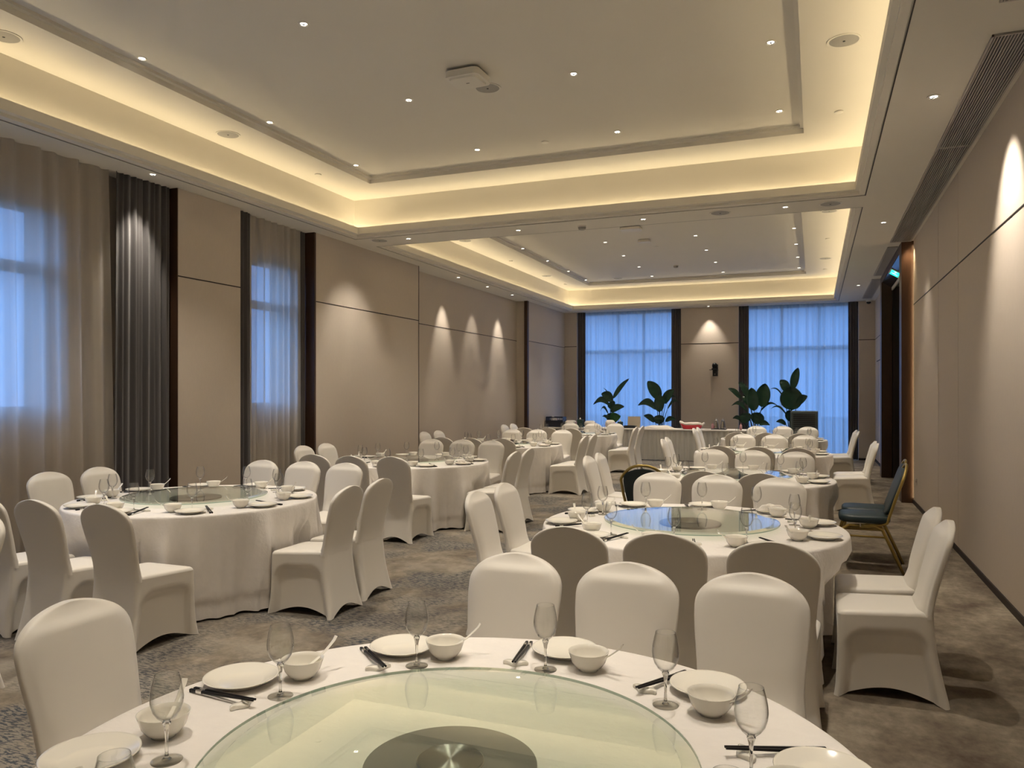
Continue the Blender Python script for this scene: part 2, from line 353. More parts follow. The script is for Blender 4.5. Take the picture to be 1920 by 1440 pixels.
# windows
def window(n, x0, x1, y0, y1, z0, z1, axis, mull, trans):
    fr = MB(); t = .06
    def bar(a0, a1, b0, b1):
        if axis == 'x': fr.box(x0, x1, a0, a1, b0, b1)
        else: fr.box(a0, a1, y0, y1, b0, b1)
    A0, A1 = (y0, y1) if axis == 'x' else (x0, x1)
    bar(A0, A0 + t, z0, z1); bar(A1 - t, A1, z0, z1); bar(A0 + t, A1 - t, z0, z0 + t); bar(A0 + t, A1 - t, z1 - t, z1)
    for m_ in mull: bar(m_ - .035, m_ + .035, z0 + t, z1 - t)
    for z in trans: bar(A0 + t, A1 - t, z - .05, z + .05)
    f = struct('window_%d' % n, fr, 'frame')
    xm, ym = (x0 + x1) / 2, (y0 + y1) / 2
    if axis == 'x': g = MB().add([(xm, A0 + t, z0 + t), (xm, A1 - t, z0 + t), (xm, A1 - t, z1 - t), (xm, A0 + t, z1 - t)], [(0, 1, 2, 3)])
    else: g = MB().add([(A0 + t, ym, z0 + t), (A1 - t, ym, z0 + t), (A1 - t, ym, z1 - t), (A0 + t, ym, z1 - t)], [(0, 1, 2, 3)])
    g.build('window_pane', 'window_glass', f)
window(1, -6.62, -6.57, 1.6, 5.02, 1.38, 3.25, 'x', (2.7, 3.8), (2.68,))
window(2, -6.62, -6.57, 7.66, 8.50, 1.38, 3.25, 'x', (), (2.68,))
window(3, -5.93, -3.17, Y2, Y2 + .06, 0, CEIL, 'y', (-4.9, -4.2), (2.68,))
window(4, -1.76, .95, Y2, Y2 + .06, 0, CEIL, 'y', (-.75, .1), (2.68,))
# garden beyond the glass
gr = MB(); gr.add([(-40, -20, -.1), (-6.95, -20, -.1), (-6.95, 60, -.1), (-40, 60, -.1)], [(0, 1, 2, 3)]); gr.add([(-6.95, 20.5, -.1), (20, 20.5, -.1), (20, 60, -.1), (-6.95, 60, -.1)], [(0, 1, 2, 3)])
tag(gr.build('lawn', 'ground'), None, None, kind='structure')

# ------------------------------------------------------------------ curtains
def curtain(name, a, b, z0, z1, amp, wl_, m, label, group, phase=0, seed=1, sharp=1.0, taper=0, lean=None):
    """hanging cloth from point a to point b (xy) with vertical folds"""
    rnd = random.Random(seed); A, B = Vector(a), Vector(b); L = (B - A).length; d = (B - A) / L; nrm = Vector((-d.y, d.x))
    n = max(24, int(L / wl_ * 10)); us = [L * i / n for i in range(n + 1)]
    ks = [(2 * PI / (wl_ * f), rnd.uniform(0, 6.28), w) for f, w in ((1, .62), (1.7, .25), (.62, .3), (3.1, .08))]
    rows = []; nz = 14
    for j in range(nz + 1):
        t = j / nz; z = z1 + (z0 - z1) * t; row = []
        for u in us:
            h = sum(w * math.sin(k * u + p + .35 * math.sin(2.3 * t + k)) for k, p, w in ks)
            h = math.copysign(abs(h) ** sharp, h) * amp * (.75 + .35 * t)
            uu = u
            if lean: uu = u + lean(u / L, t) * L
            p = A + d * uu + nrm * h; row.append((p.x, p.y, z))
        rows.append(row)
    o = MB().grid(rows).build(name, m, smooth=True)
    s = o.modifiers.new('thickness', 'SOLIDIFY'); s.thickness = .002
    if m.startswith('sheer'): o.modifiers.remove(s)
    return tag(o, label, 'curtain', group)
XC = -6.40
curtain('sheer_curtain', (XC, 1.64), (XC, 5.50), .01, CEIL, .048, .20, 'sheer', 'ivory sheer curtain over the large left window nearest the camera', None, seed=3, sharp=.8, lean=lambda u, t: .018 * t * u)
curtain('blackout_curtain', (XC + .03, 5.56), (XC + .05, 6.22), .01, CEIL, .030, .075, 'drape', 'charcoal drape lit by a ceiling spot beside the first left window', None, seed=5, lean=lambda u, t: -.05 * t * (1 - u))
curtain('blackout_curtain', (XC + .03, .95), (XC + .03, 1.62), .01, CEIL, .035, .085, 'drape', 'charcoal drape at the camera end of the first left window', None, seed=6)
curtain('blackout_curtain', (XC + .06, 7.23), (XC + .04, 7.50), .01, CEIL, .03, .07, 'drape', 'charcoal drape at the left edge of the narrow left window', None, seed=7)
curtain('sheer_curtain', (XC, 7.47), (XC, 8.50), .01, CEIL, .042, .125, 'sheer', 'ivory sheer curtain over the narrow second window on the left', None, seed=9, sharp=.8)
curtain('blackout_curtain', (XC - .02, 8.46), (XC - .02, 8.63), .01, CEIL, .02, .06, 'drape', 'thin charcoal drape at the right edge of the narrow left window', None, seed=8)
YC = 19.86
curtain('sheer_curtain', (-3.40, YC), (-5.72, YC), .01, CEIL, .040, .13, 'sheer_back', 'blue-lit sheer curtain over the left end-wall window', None, seed=11)
curtain('sheer_curtain', (.76, YC), (-1.55, YC), .01, CEIL, .040, .12, 'sheer_back', 'blue-lit sheer curtain over the right end-wall window', None, seed=12)
for x0, x1, sd, lb in ((-5.925, -5.70, 21, 'dark drape at the left side of the left end-wall window'), (-3.42, -3.172, 22, 'dark drape at the right side of the left end-wall window'),
        (-1.757, -1.52, 23, 'dark drape at the left side of the right end-wall window'), (.73, .947, 24, 'dark drape at the right side of the right end-wall window')):
    curtain('blackout_curtain', (x1, YC - .06), (x0, YC - .06), .01, CEIL, .022, .06, 'drape', lb, None, seed=sd)

# ------------------------------------------------------------------ ceiling fixtures
def ring_disc(mb, r0, r1, z0, z1, n=32): return mb.lathe([(r1, 0), (r1, z0), (r0, z1), (r0, 0)], n)
dl = thing('downlight', '', 'ceiling light')
ring_disc(MB(), .034, .046, -.004, -.005, 28).build('trim_ring', 'plastic_white', dl, smooth=40)
MB().lathe([(.034, -.004), (.026, -.0015), (.0, -.001)], 24).build('reflector', 'reflector', dl, smooth=True)
MB().lathe([(.012, -.003), (.012, -.006), (.024, -.0035), (.026, -.0015)], 24).build('lens', 'lamp', dl)
MB().lathe([(0, -.0065), (.010, -.0065), (.012, -.003)], 16).build('baffle', 'dark', dl)
MB().box(-.027, .027, -.003, .003, -.0085, -.0066).build('crossbar', 'dark', dl)
PD = Placer(dl)
def spot(loc, p, ang, blend, tgt, col=WARM, size=.028):
    l = bpy.data.lights.new('downlight_beam', 'SPOT'); l.energy = p; l.spot_size = math.radians(ang); l.spot_blend = blend; l.color = col; l.shadow_soft_size = size
    o = bpy.data.objects.new('downlight_beam', l); C.objects.link(o); o.location = loc
    if blend == .6 and p > 30: l.spot_blend = .8
    o.rotation_euler = (Vector(tgt) - Vector(loc)).to_track_quat('-Z', 'Y').to_euler(); return o
xs = [(-5.27, 'leftmost'), (-3.63, 'second'), (-1.98, 'third'), (-.33, 'rightmost')]
r1 = [(.05, 'row above the camera'), (1.65, 'row over the nearest table'), (3.26, 'third row'), (4.87, 'fourth row'), (6.5, 'fifth row'), (8.11, 'farthest row')]
r2 = [(10.98, 'nearest row'), (12.45, 'second row'), (13.93, 'third row'), (15.41, 'fourth row'), (16.89, 'fifth row'), (18.33, 'farthest row')]
for x, xn in xs:
    for y, yn in r1:
        PD((x, y, 4.375), random.uniform(0, 3), '%s recessed downlight in the %s of the near ceiling tray' % (xn, yn), 'downlights of the near tray')
        spot((x, y, 4.36), P_DOWN, 62, 1.0, (x, y, 0))
    for y, yn in r2:
        PD((x, y, 4.375), random.uniform(0, 3), '%s recessed downlight in the %s of the far ceiling tray' % (xn, yn), 'downlights of the far tray')
        spot((x, y, 4.36), P_DOWN, 62, 1.0, (x, y, 0))
for x, y, lb, tg_, p, a in ((.81, 6.37, 'downlight between the right cove and the near air grille', (1.305, 6.45, 2.65), 3.4, 66), (.81, 10.8, 'downlight by the far end of the near air grille', (1.2, 10.8, 1.0), .7, 60),
        (.81, 16.86, 'downlight in the right soffit beyond the dark portal', (1.0, 16.86, 0), .8, 60), (.81, 1.9, 'downlight in the right soffit beside the camera', (1.1, 1.9, 0), 1.0, 56),
        (-6.11, 5.78, 'soffit downlight shining on the charcoal drape', (-6.42, 5.78, 2.2), 1.7, 52),
        (-6.19, 12.97, 'nearest of three soffit downlights over the recessed left wall', (-6.53, 12.97, 2.2), 1.7, 44),
        (-6.18, 14.31, 'middle of three soffit downlights over the recessed left wall', (-6.53, 14.31, 1.6), .8, 50),
        (-6.19, 15.70, 'farthest of three soffit downlights over the recessed left wall', (-6.53, 15.70, 2.2), 1.7, 44),
        (-2.456, 19.50, 'soffit downlight above the wall camera', (-2.45, 19.75, 2.3), 1.1, 62),
        (-5.30, 9.48, 'leftmost downlight in the beam between the trays', (-6.27, 9.48, 1.7), 1.6, 74), (-3.67, 9.53, 'second downlight from left in the beam between the trays', (-3.67, 9.53, 0), 1.0, 80),
        (-1.99, 9.50, 'third downlight from left in the beam between the trays', (-1.99, 9.5, 0), 1.0, 80), (-.32, 9.49, 'rightmost downlight in the beam between the trays', (-.32, 9.49, 0), 1.0, 80)):
    PD((x, y, CEIL), random.uniform(0, 3), lb, 'downlights in the soffits')
    spot((x, y, CEIL - .015), P_WASH * p, a, .6, tg_)
area('jamb_led', (1.300, 12.222, 1.87), .008, 3.6, 1.3, (1, .72, .40), Vector((-.45, .9, 0)).to_track_quat('-Z', 'Y').to_euler())
spot((1.24, 12.17, CEIL - .02), 30, 70, .9, (1.28, 12.3, 0), (1, .75, .45))
# speakers, sprinkler plates, detectors
sp = thing('ceiling_speaker', '', 'ceiling speaker')
ring_disc(MB(), .108, .125, -.006, -.004, 40).build('rim', 'plastic_white', sp, smooth=40)
MB().lathe([(.108, -.003), (.05, -.006), (0, -.006)], 40).build('grille', 'speaker_grille', sp, smooth=True)
MB().lathe([(.010, -.006), (.010, -.008), (0, -.008)], 16).build('tweeter_dot', 'dark', sp)
PS = Placer(sp)
for x, y, z, lb in ((-2.81, 6.51, 4.375, 'grey round speaker beside the white ceiling box'), (-5.77, 6.45, 4.295, 'round speaker in the left margin of the near tray'), (-5.79, 4.05, 4.295, 'round speaker at the left picture edge'),
        (.21, 6.49, 4.295, 'large-looking round speaker in the right margin of the near tray'), (-5.75, 9.45, CEIL, 'round speaker at the left end of the beam between trays'), (-1.06, 9.51, CEIL, 'round speaker in the middle of the beam between trays'),
        (.165, 9.52, CEIL, 'round speaker at the right end of the beam between trays'), (-4.47, 18.37, 4.375, 'round speaker at the far end of the far tray'), (-5.80, 16.89, 4.295, 'farther round speaker in the left margin of the far tray'),
        (-5.82, 12.47, 4.295, 'nearer round speaker in the left margin of the far tray'), (.20, 12.45, 4.295, 'nearer round speaker in the right margin of the far tray'), (.196, 16.77, 4.295, 'farther round speaker in the right margin of the far tray')):
    PS((x, y, z), 0, lb, 'round ceiling speakers')
sk = thing('sprinkler_plate', '', 'sprinkler cover')
MB().lathe([(.038, 0), (.04, -.003), (.04, -.010), (.037, -.012), (0, -.012)], 28).build('cover_plate', 'plastic_white', sk, smooth=40)
MB().lathe([(.030, 0), (.030, -.004)], 24).build('gap_ring', 'dark', sk)
PK = Placer(sk)
for x, y, z, lb in ((-2.81, 8.13, 4.375, 'small round cover plate near the far end of the near tray'), (-5.77, 8.03, 4.295, 'small cover plate in the left margin of the near tray'), (.217, 8.10, 4.295, 'small cover plate in the right margin of the near tray'),
        (-2.82, 14.68, 4.375, 'small cover plate in the middle of the far tray'), (-5.29, 13.97, 4.375, 'small dark cover plate left in the far tray'), (-5.83, 14.71, 4.295, 'nearer cover plate in the left margin of the far tray'), (-5.80, 18.33, 4.295, 'farther cover plate in the left margin of the far tray'),
        (.21, 14.64, 4.295, 'nearer cover plate in the right margin of the far tray'), (.207, 18.2, 4.295, 'farther cover plate in the right margin of the far tray')):
    PK((x, y, z), 0, lb, 'sprinkler cover plates')
sd_ = thing('smoke_detector', '', 'smoke detector')
MB().lathe([(.055, 0), (.055, -.012), (.05, -.016)], 28).build('base', 'plastic_white', sd_, smooth=40)
MB().lathe([(.050, -.014), (.052, -.022), (.044, -.045), (.03, -.052), (0, -.053)], 28).build('sensor_head', 'speaker_grille', sd_, smooth=40)
PX = Placer(sd_)
PX((-2.81, 9.60, CEIL), 0, 'smoke detector under the beam between the ceiling trays', 'smoke detectors'); PX((-2.84, 17.0, 4.375), 0, 'smoke detector in the far ceiling tray', 'smoke detectors')
def rbox(mb, hx, hy, z0, z1, r, n=6, top=None):
    pts = []
    for cx, cy, a0 in ((hx - r, hy - r, 0), (-hx + r, hy - r, 90), (-hx + r, -hy + r, 180), (hx - r, -hy + r, 270)):
        for i in range(n + 1):
            a = math.radians(a0 + 90 * i / n); pts.append((cx + r * math.cos(a), cy + r * math.sin(a)))
    s = top or 1
    rows = [[(0, 0, z0)] * len(pts), [(x, y, z0) for x, y in pts], [(x * s, y * s, z1) for x, y in pts], [(0, 0, z1)] * len(pts)]
    return mb.grid(rows, cv=True)
bx = thing('ceiling_box', 'white square rounded box hung just below the near ceiling tray', 'ceiling unit', (-2.83, 6.12, 4.375), math.radians(-2))
b_ = MB(); rbox(b_, .16, .15, -.028, -.085, .05); b_.build('housing', 'plastic_white', bx, smooth=40)
b_ = MB(); rbox(b_, .135, .125, -.085, -.10, .045, top=.95); b_.build('lower_cover', 'plastic_white', bx, smooth=40)
MB().box(-.03, .03, .05, .13, -.03, 0).build('mounting_bracket', 'speaker_grille', bx); MB().box(-.015, .015, -.004, .004, -.1015, -.0995).build('status_window', 'dark', bx)
for x, y, lb, hx in ((-2.90, 12.86, 'white flat ceiling panel at the near side of the far tray', .17), (-2.90, 13.96, 'small white ceiling box in the far tray', .11)):
    t_ = thing('ceiling_box', lb, 'ceiling unit', (x, y, 4.375)); b_ = MB(); rbox(b_, hx, hx * .7, -.01, -.05, .03); b_.build('housing', 'plastic_white', t_, smooth=40); MB().box(-.03, .03, -.03, .03, -.011, 0).build('mounting_bracket', 'speaker_grille', t_)
dm = thing('dome_camera', 'small white dome camera in the far right ceiling corner', 'security camera', (1.16, 19.6, CEIL))
MB().lathe([(.06, 0), (.06, -.03), (.055, -.04)], 24).build('base', 'plastic_white', dm, smooth=40); MB().lathe([(.05, -.04), (.045, -.07), (.02, -.088), (0, -.09)], 24).build('dome', 'dark', dm, smooth=True)
# air grilles
def grille(x0, x1, y0, y1, n, lb, split=None):
    t = thing('air_grille', lb, 'air grille', ((x0 + x1) / 2, (y0 + y1) / 2, CEIL), 0, 'linear air grilles of the right soffit')
    hx, hy = (x1 - x0) / 2, (y1 - y0) / 2
    MB().box(-hx, hx, -hy, hy, -.003, -.001).build('dark_backing', 'dark', t)
    f = MB(); w = .012
    f.box(-hx, -hx + w, -hy, hy, -.014, 0); f.box(hx - w, hx, -hy, hy, -.014, 0); f.box(-hx, hx, -hy, -hy + w, -.014, 0); f.box(-hx, hx, hy - w, hy, -.014, 0); f.build('frame', 'vent', t)
    for i in range(n):
        x = -hx + w + (2 * hx - 2 * w) * (i + .5) / n
        MB().box(x - .0032, x + .0032, -hy + w, hy - w, -.013, -.003).build('slat', 'vent', t)
    if split is not None: MB().box(-hx + w, hx - w, split - (y0 + y1) / 2 - .006, split - (y0 + y1) / 2 + .006, -.0135, -.003).build('joint_bar', 'vent', t)
grille(1.0, 1.27, 5.4, 12.22, 14, 'long linear grille in the soffit above the near right wall', 7.7)
grille(1.0, 1.14, 12.62, 15.55, 10, 'middle linear grille beside the dark portal'); grille(1.0, 1.2, 16.03, 19.15, 12, 'farthest linear grille beyond the dark portal'); grille(.95, 1.27, -.6, 4.95, 14, 'linear grille cut by the top right picture corner')
# exit sign on the sloping portal head
es = thing('exit_sign', 'glowing green exit sign with running figure on the portal head', 'exit sign', (1.245, 14.25, 3.569), 0)
es.rotation_euler = (0, math.atan2(.10, .165), 0)
MB().box(-.095, .095, -.24, .24, -.012, .002).build('sign_housing', 'plastic_white', es, bevel=.003)
MB().box(-.072, .072, -.225, .225, -.0135, -.012).build('green_panel', 'sign', es)
g = MB()
def bar2(a, b, w, z=-.0155):
    A, B = Vector((a[0], a[1], 0)), Vector((b[0], b[1], 0)); d = (B - A).normalized(); n = Vector((-d.y, d.x, 0)) * w
    g.add([(p.x, p.y, zz) for zz in (z, z + .0015) for p in (A - n, B - n, B + n, A + n)], [(0, 1, 2, 3), (7, 6, 5, 4), (0, 4, 5, 1), (1, 5, 6, 2), (2, 6, 7, 3), (3, 7, 4, 0)])
g.lathe([(0, -.0155), (.011, -.0155), (.011, -.014)], 14, (-.048, .03, 0))
bar2((-.035, .03), (0, .045), .010); bar2((-.03, .035), (-.02, .075), .005); bar2((-.03, .03), (-.01, -.005), .005); bar2((0, .045), (.03, .015), .007); bar2((.03, .015), (.055, .02), .006); bar2((0, .045), (.02, .085), .007); bar2((.02, .085), (.05, .10), .006)
g.build('running_figure', 'signw', es); g = MB(); bar2((0, -.06), (0, -.19), .008); bar2((0, -.19), (-.03, -.15), .008); bar2((0, -.19), (.03, -.15), .008); g.build('arrow', 'signw', es)
# socket and wall mounted camera
so = thing('wall_socket', 'small wall socket low on the right wall by the portal', 'socket', (XR, 11.88, .345))
MB().box(-.008, 0, -.043, .043, -.043, .043).build('plate', 'wall', so, bevel=.002); MB().box(-.010, -.008, -.012, .012, -.012, .012).build('outlet', 'dark', so)
MB().box(-.02, 0, -.02, .02, .02, .04).build('plug', 'plastic_white', so)
pc = thing('wall_camera', 'black motorised camera on a bracket between the end windows', 'camera', (-2.32, YF, 2.12), 0)
MB().box(-.055, .06, -.10, -.001, -.12, .03).build('wall_bracket', 'dark', pc, bevel=.006); MB().box(-.013, .015, -.102, -.1, -.085, -.06).build('sticker', 'vent', pc)
MB().box(-.12, .085, -.24, -.02, .03, .042).build('shelf_plate', 'dark', pc, bevel=.003)
MB().lathe([(.075, .042), (.078, .06), (.07, .075)], 28, (0, -.14, 0)).build('base', 'dark', pc, smooth=True)
MB().lathe([(.0, .21), (.03, .205), (.055, .18), (.062, .14), (.055, .09), (.04, .07)], 28, (0, -.14, 0)).build('camera_head', 'dark', pc, smooth=True)
MB().box(.05, .08, -.18, -.10, .05, .17).build('yoke', 'dark', pc, bevel=.006)
l_ = MB().lathe([(.032, 0), (.034, .02), (.026, .024), (0, .016)], 24).build('lens', 'black_lacquer', pc, smooth=True); l_.location = (-.01, -.205, .135); l_.rotation_euler = (PI / 2, 0, 0)

# ------------------------------------------------------------------ covered banquet chair (faces +y, stands on z=0)
def yb(z): return interp([(0, -.262), (.10, -.238), (.25, -.208), (.40, -.192), (.46, -.192), (.60, -.222), (.75, -.262), (.90, -.305)], z)
def smooth_tab(tab, x, h=.025): return (interp(tab, x - h) + 2 * interp(tab, x) + interp(tab, x + h)) / 4
WB = [(.40, .178), (.46, .178), (.54, .180), (.62, .187), (.70, .196), (.76, .200), (.80, .198)]
def wback(z):
    if z <= .78: return smooth_tab(WB, z)
    return max(.002, .1985 * (1 - min(1, (z - .78) / .12) ** 2.1) ** .5)
def ybs(z): return (yb(z - .03) + 2 * yb(z) + yb(z + .03)) / 4
def corners(h):     # h 0 floor .. 1 seat
    z = .435 * h; c = (1 - h)
    fl = .006 * c + .016 * c ** 4
    return [(.203 + fl, .252 + fl), (-.203 - fl, .252 + fl), (-.185 - fl * 1.7, ybs(z)), (.185 + fl * 1.7, ybs(z))]
def ztop(y): return .437 - .055 * (y + .19)
def make_chair():
    t = thing('covered_banquet_chair', '', 'chair')
    # backrest
    zs = [.425, .45, .48, .52, .57, .62, .67, .71, .745, .775, .79, .80, .81, .82, .83, .84, .85, .86, .868, .876, .883, .889, .894, .8965, .8982, .8993, .8998, .90]
    rows = []
    for z in zs:
        w = wback(z); y = ybs(z); th = .046 * (1 - .35 * sstep(.85, .90, z)); pad = .016 * sstep(.868, .835, z) * sstep(.44, .56, z) + .035 * sstep(.53, .44, z) ** 1.5; row = []
        for j in range(40):
            a = 2 * PI * j / 40; cx, sy = math.cos(a), math.sin(a)
            X = w * math.copysign(abs(cx) ** .32, cx); Y = th / 2 * math.copysign(abs(sy) ** .55, sy)
            if sy > 0: Y += pad * max(0, 1 - (abs(X) / max(w - .012, .001)) ** 6) * sstep(0, .3, sy)
            row.append((X * (1 + .05 * sstep(.52, .43, z)), y + th / 2 + Y, z))
        rows.append(row)
    rows.append([(0, ybs(.9) + .018, .9003)] * 40)
    MB().grid(rows, cv=True).build('backrest', 'spandex', t, smooth=True)
    # seat cushion
    rows = []
    def ringp(s, z, inset=0):
        (x, y), _, (x2, y2), _ = corners(1); out = []; n = 10
        y2 = y2 + .022; x2 = x2 * .985
        quad = [(x, y), (-x, y), (x2, y2 + .0), (-x2, y2 + .0)]
        P = []
        for i in range(4):
            a, b, c_ = Vector(quad[i - 1]), Vector(quad[i]), Vector(quad[(i + 1) % 4]); r = .045
            p0 = b + (a - b).normalized() * r; p2 = b + (c_ - b).normalized() * r
            for k in range(7):
                u = k / 6; P.append((1 - u) ** 2 * p0 + 2 * u * (1 - u) * b + u * u * p2)
            q0 = p2; q1 = c_ + (b - c_).normalized() * r
            for k in range(1, 6): P.append(q0 + (q1 - q0) * k / 6)
        return [(p.x * s, .015 + (p.y - .015) * s, z) for p in P]
    for s, z in ((.985, .42), (.998, .432), (1.006, .437), (1.0, .442), (.985, .451), (.95, .458), (.85, .463), (.6, .467), (.3, .469), (.001, .469)): rows.append([(p[0], p[1], p[2] - .437 + ztop(p[1])) for p in ringp(s, z)])
    MB().grid(rows, cv=True).build('seat', 'spandex', t, smooth=55)
    # skirt stretched between four feet
    cols = []; rr = .085
    sides = [(0, 1, .045, .065), (1, 2, .055, .055), (2, 3, .004, .060), (3, 0, .055, .055)]
    hs = [0, .03, .07, .12, .18, .25, .33, .41, .49, .56, .62, .67, .71, .75, .79, .83, .87, .91, .95, .98, 1]
    for (i, j, depth, hem) in sides:
        ts = [k / 30 for k in range(31)]
        for tt in ts:
            if not (rr - .001 <= tt <= 1 - rr + .001): continue
            s = (tt - rr) / (1 - 2 * rr); z0 = hem * math.sin(PI * s) ** .9 if 0 < s < 1 else 0
            col = []
            for h in hs:
                cs1 = corners(1); zt = ztop(cs1[i][1] * (1 - tt) + cs1[j][1] * tt); z = z0 + (zt - z0) * h; hh = z / zt; cs = corners(hh); A, B = Vector(cs[i]), Vector(cs[j]); p = A + (B - A) * tt
                nr = Vector((-(B - A).y, (B - A).x)).normalized()
                side_w = (B - A).length
                dl_ = min(tt, 1 - tt) * side_w; dt = (zt - .035 - z) if depth > .02 else .5
                k = 1 - (max(0, 1 - dl_ / .13) ** 2.0 + max(0, 1 - dt / .12) ** 2.0) ** .5
                ins = depth * sstep(.30, .48, k) * (.38 + .62 * (1 - min(1, z / .38)) ** .8)
                p = p + nr * ins; col.append((p.x, p.y, z))
            cols.append(col)
        # rounded corner
        kk = sides[(sides.index((i, j, depth, hem)) + 1) % 4]
        for u in (.25, .5, .75):
            col = []
            for h in hs:
                cs = corners(h); a, b, c_ = Vector(cs[i]), Vector(cs[j]), Vector(cs[kk[1]])
                p0 = b + (a - b) * rr; p2 = b + (c_ - b) * rr
                p = (1 - u) ** 2 * p0 + 2 * u * (1 - u) * b + u * u * p2; col.append((p.x, p.y, ztop(corners(1)[j][1]) * h + .0005))
            cols.append(col)
    MB().grid(cols, cu=True).build('skirt', 'spandex', t, smooth=True)
    return t
PC = Placer(make_chair())
def make_blue():
    t = thing('banquet_chair', '', 'chair')
    b = MB(); rows = []
    for s, z in ((.001, .425), (.9, .425), (.985, .435), (1, .455), (.985, .475), (.93, .486), (.7, .492), (.001, .495)):
        row = []
        for j in range(36):
            a = 2 * PI * j / 36; cx, sy = math.cos(a), math.sin(a); row.append((s * .21 * math.copysign(abs(cx) ** .45, cx), .02 + s * .21 * math.copysign(abs(sy) ** .45, sy), z))
        rows.append(row)
    MB().grid(rows, cv=True).build('seat', 'teal', t, smooth=True)
    rows = []
    for z in (.50, .502, .54, .62, .70, .78, .83, .86, .88, .895, .902):
        w = interp([(.50, .135), (.62, .165), (.76, .185), (.83, .175), (.87, .14), (.895, .07), (.902, .0)], z); y = -.165 - (z - .5) * .36; row = []
        if z == .50: w = .001
        for j in range(28):
            a = 2 * PI * j / 28; cx, sy = math.cos(a), math.sin(a); row.append((w * math.copysign(abs(cx) ** .4, cx), y + .024 * math.copysign(abs(sy) ** .6, sy), z))
        rows.append(row)
    MB().grid(rows, cv=True).build('backrest', 'teal', t, smooth=True)
    pts = []
    for s in range(-12, 13):
        u = s / 12; au = abs(u); z = .93 - .13 * max(0, au - .0) ** 2.6 if au <= 1 else 0; pts.append((.203 * math.copysign(min(1, au * 1.02), u), -.165 - (z - .5) * .36, z))
    left = [(-.175, .02, .41), (-.178, -.10, .41), (-.18, -.155, .43), (-.165, -.185, .52), (-.19, -.225, .66)]; right = [(-x, y, z) for x, y, z in reversed(left)]
    MB().tube(left + pts + right, .0125, 10).build('back_frame', 'gold', t, smooth=True)
    for sx_ in (-1, 1):
        for a, nm in (([(.18, .06, .40), (.182, .15, .40), (.185, .195, .37), (.19, .215, .30), (.20, .235, 0)], 'leg'), ([(.18, .05, .405), (.18, -.06, .40), (.185, -.12, .37), (.19, -.15, .30), (.205, -.285, 0)], 'leg')):
            MB().tube([(x * sx_, y, z) for x, y, z in a], .0135, 10).build(nm, 'gold', t, smooth=True)
        MB().tube([(.19 * sx_, .21, .31), (.19 * sx_, -.145, .31)], .009, 8).build('stretcher', 'gold', t, smooth=True)
    return t
PB = Placer(make_blue())

# table centres; names used in the labels
TB = {'T0': (-.75, 1.53, 'nearest table'), 'T1': (-.74, 4.97, 'second right-hand table'), 'T2': (-.74, 7.97, 'third right-hand table'), 'T3': (-.70, 11.5, 'fourth right-hand table'), 'T4': (-.72, 15.0, 'farthest right-hand table'),
      'L1': (-4.58, 4.76, 'nearest left-hand table'), 'L2': (-4.64, 8.42, 'second left-hand table'), 'L3': (-4.78, 11.83, 'third left-hand table'), 'L4': (-4.74, 15.45, 'farthest left-hand table')}
ROWS = {  # (x, y) of the top of each backrest, facing
 'T0far': [(-1.132, 2.93), (-.666, 2.92), (-.212, 2.91)], 'T0left': [(-2.179, 1.734), (-2.19, 1.24)],
 'T1near': [(-1.138, 3.61), (-.665, 3.60), (-.175, 3.57)], 'T1left': [(-2.121, 4.70), (-2.124, 5.20)], 'T1right': [(.65, 4.99), (.643, 4.50)], 'T1far': [(-1.209, 6.40), (-.729, 6.38), (-.256, 6.33)],
 'T2near': [(-1.385, 6.63), (-.880, 6.63), (-.405, 6.62)], 'T2far': [(-1.139, 9.32), (-.672, 9.31), (-.20, 9.26)], 'T2left': [(-2.228, 7.80), (-2.232, 8.27)], 'T2right': [(.75, 8.03), (.71, 7.55)],
 'T3near': [(-1.12, 9.94), (-.655, 9.92), (-.185, 9.90)], 'T3far': [(-1.09, 13.04), (-.61, 13.05), (-.14, 13.02)], 'T3left': [(-2.06, 11.18), (-2.09, 11.68)], 'T3right': [(.776, 11.74), (.769, 11.24)],
 'T4near': [(-1.24, 13.60), (-.77, 13.63), (-.23, 13.58)], 'T4far': [(-1.11, 16.45), (-.61, 16.6), (-.13, 16.4)], 'T4left': [(-2.16, 14.95), (-2.15, 15.42)], 'T4right': [(.70, 15.30), (.71, 14.75)],
 'L0far': [(-4.20, 2.83)],
 'L1near': [(-4.98, 3.33), (-4.483, 3.32), (-3.927, 3.335)], 'L1right': [(-3.062, 4.642), (-3.105, 5.141)], 'L1far': [(-5.06, 6.15), (-4.588, 6.176), (-4.12, 6.18)], 'L1left': [(-5.97, 4.54), (-5.95, 5.02)],
 'L2near': [(-5.05, 6.93), (-4.57, 6.91), (-4.098, 6.97)], 'L2left': [(-6.03, 8.06), (-6.03, 8.55)], 'L2right': [(-3.15, 8.12), (-3.17, 8.62)], 'L2far': [(-5.16, 9.92), (-4.69, 9.97), (-4.21, 9.91)],
 'L3left': [(-6.30, 11.80), (-6.28, 12.30)], 'L3near': [(-5.24, 10.40), (-4.77, 10.40), (-4.24, 10.38)], 'L3right': [(-3.315, 11.55), (-3.31, 12.03)], 'L3far': [(-5.22, 13.25), (-4.75, 13.33), (-4.28, 13.36)],
 'L4left': [(-6.19, 15.21), (-6.2, 15.75)], 'L4near': [(-5.28, 14.03), (-4.80, 14.06), (-4.30, 13.98)], 'L4far': [(-5.18, 16.80), (-4.65, 16.82), (-4.14, 16.80)], 'L4right': [(-3.29, 15.08), (-3.27, 15.58)]}
FAC = {'far': (0, -1, PI), 'near': (0, 1, 0), 'left': (1, 0, -PI / 2), 'right': (-1, 0, PI / 2)}
three = {'far': ['left', 'middle', 'right'], 'near': ['left', 'middle', 'right']}
chairs = []      # (x, y, rz) of the seat origin for the cloth
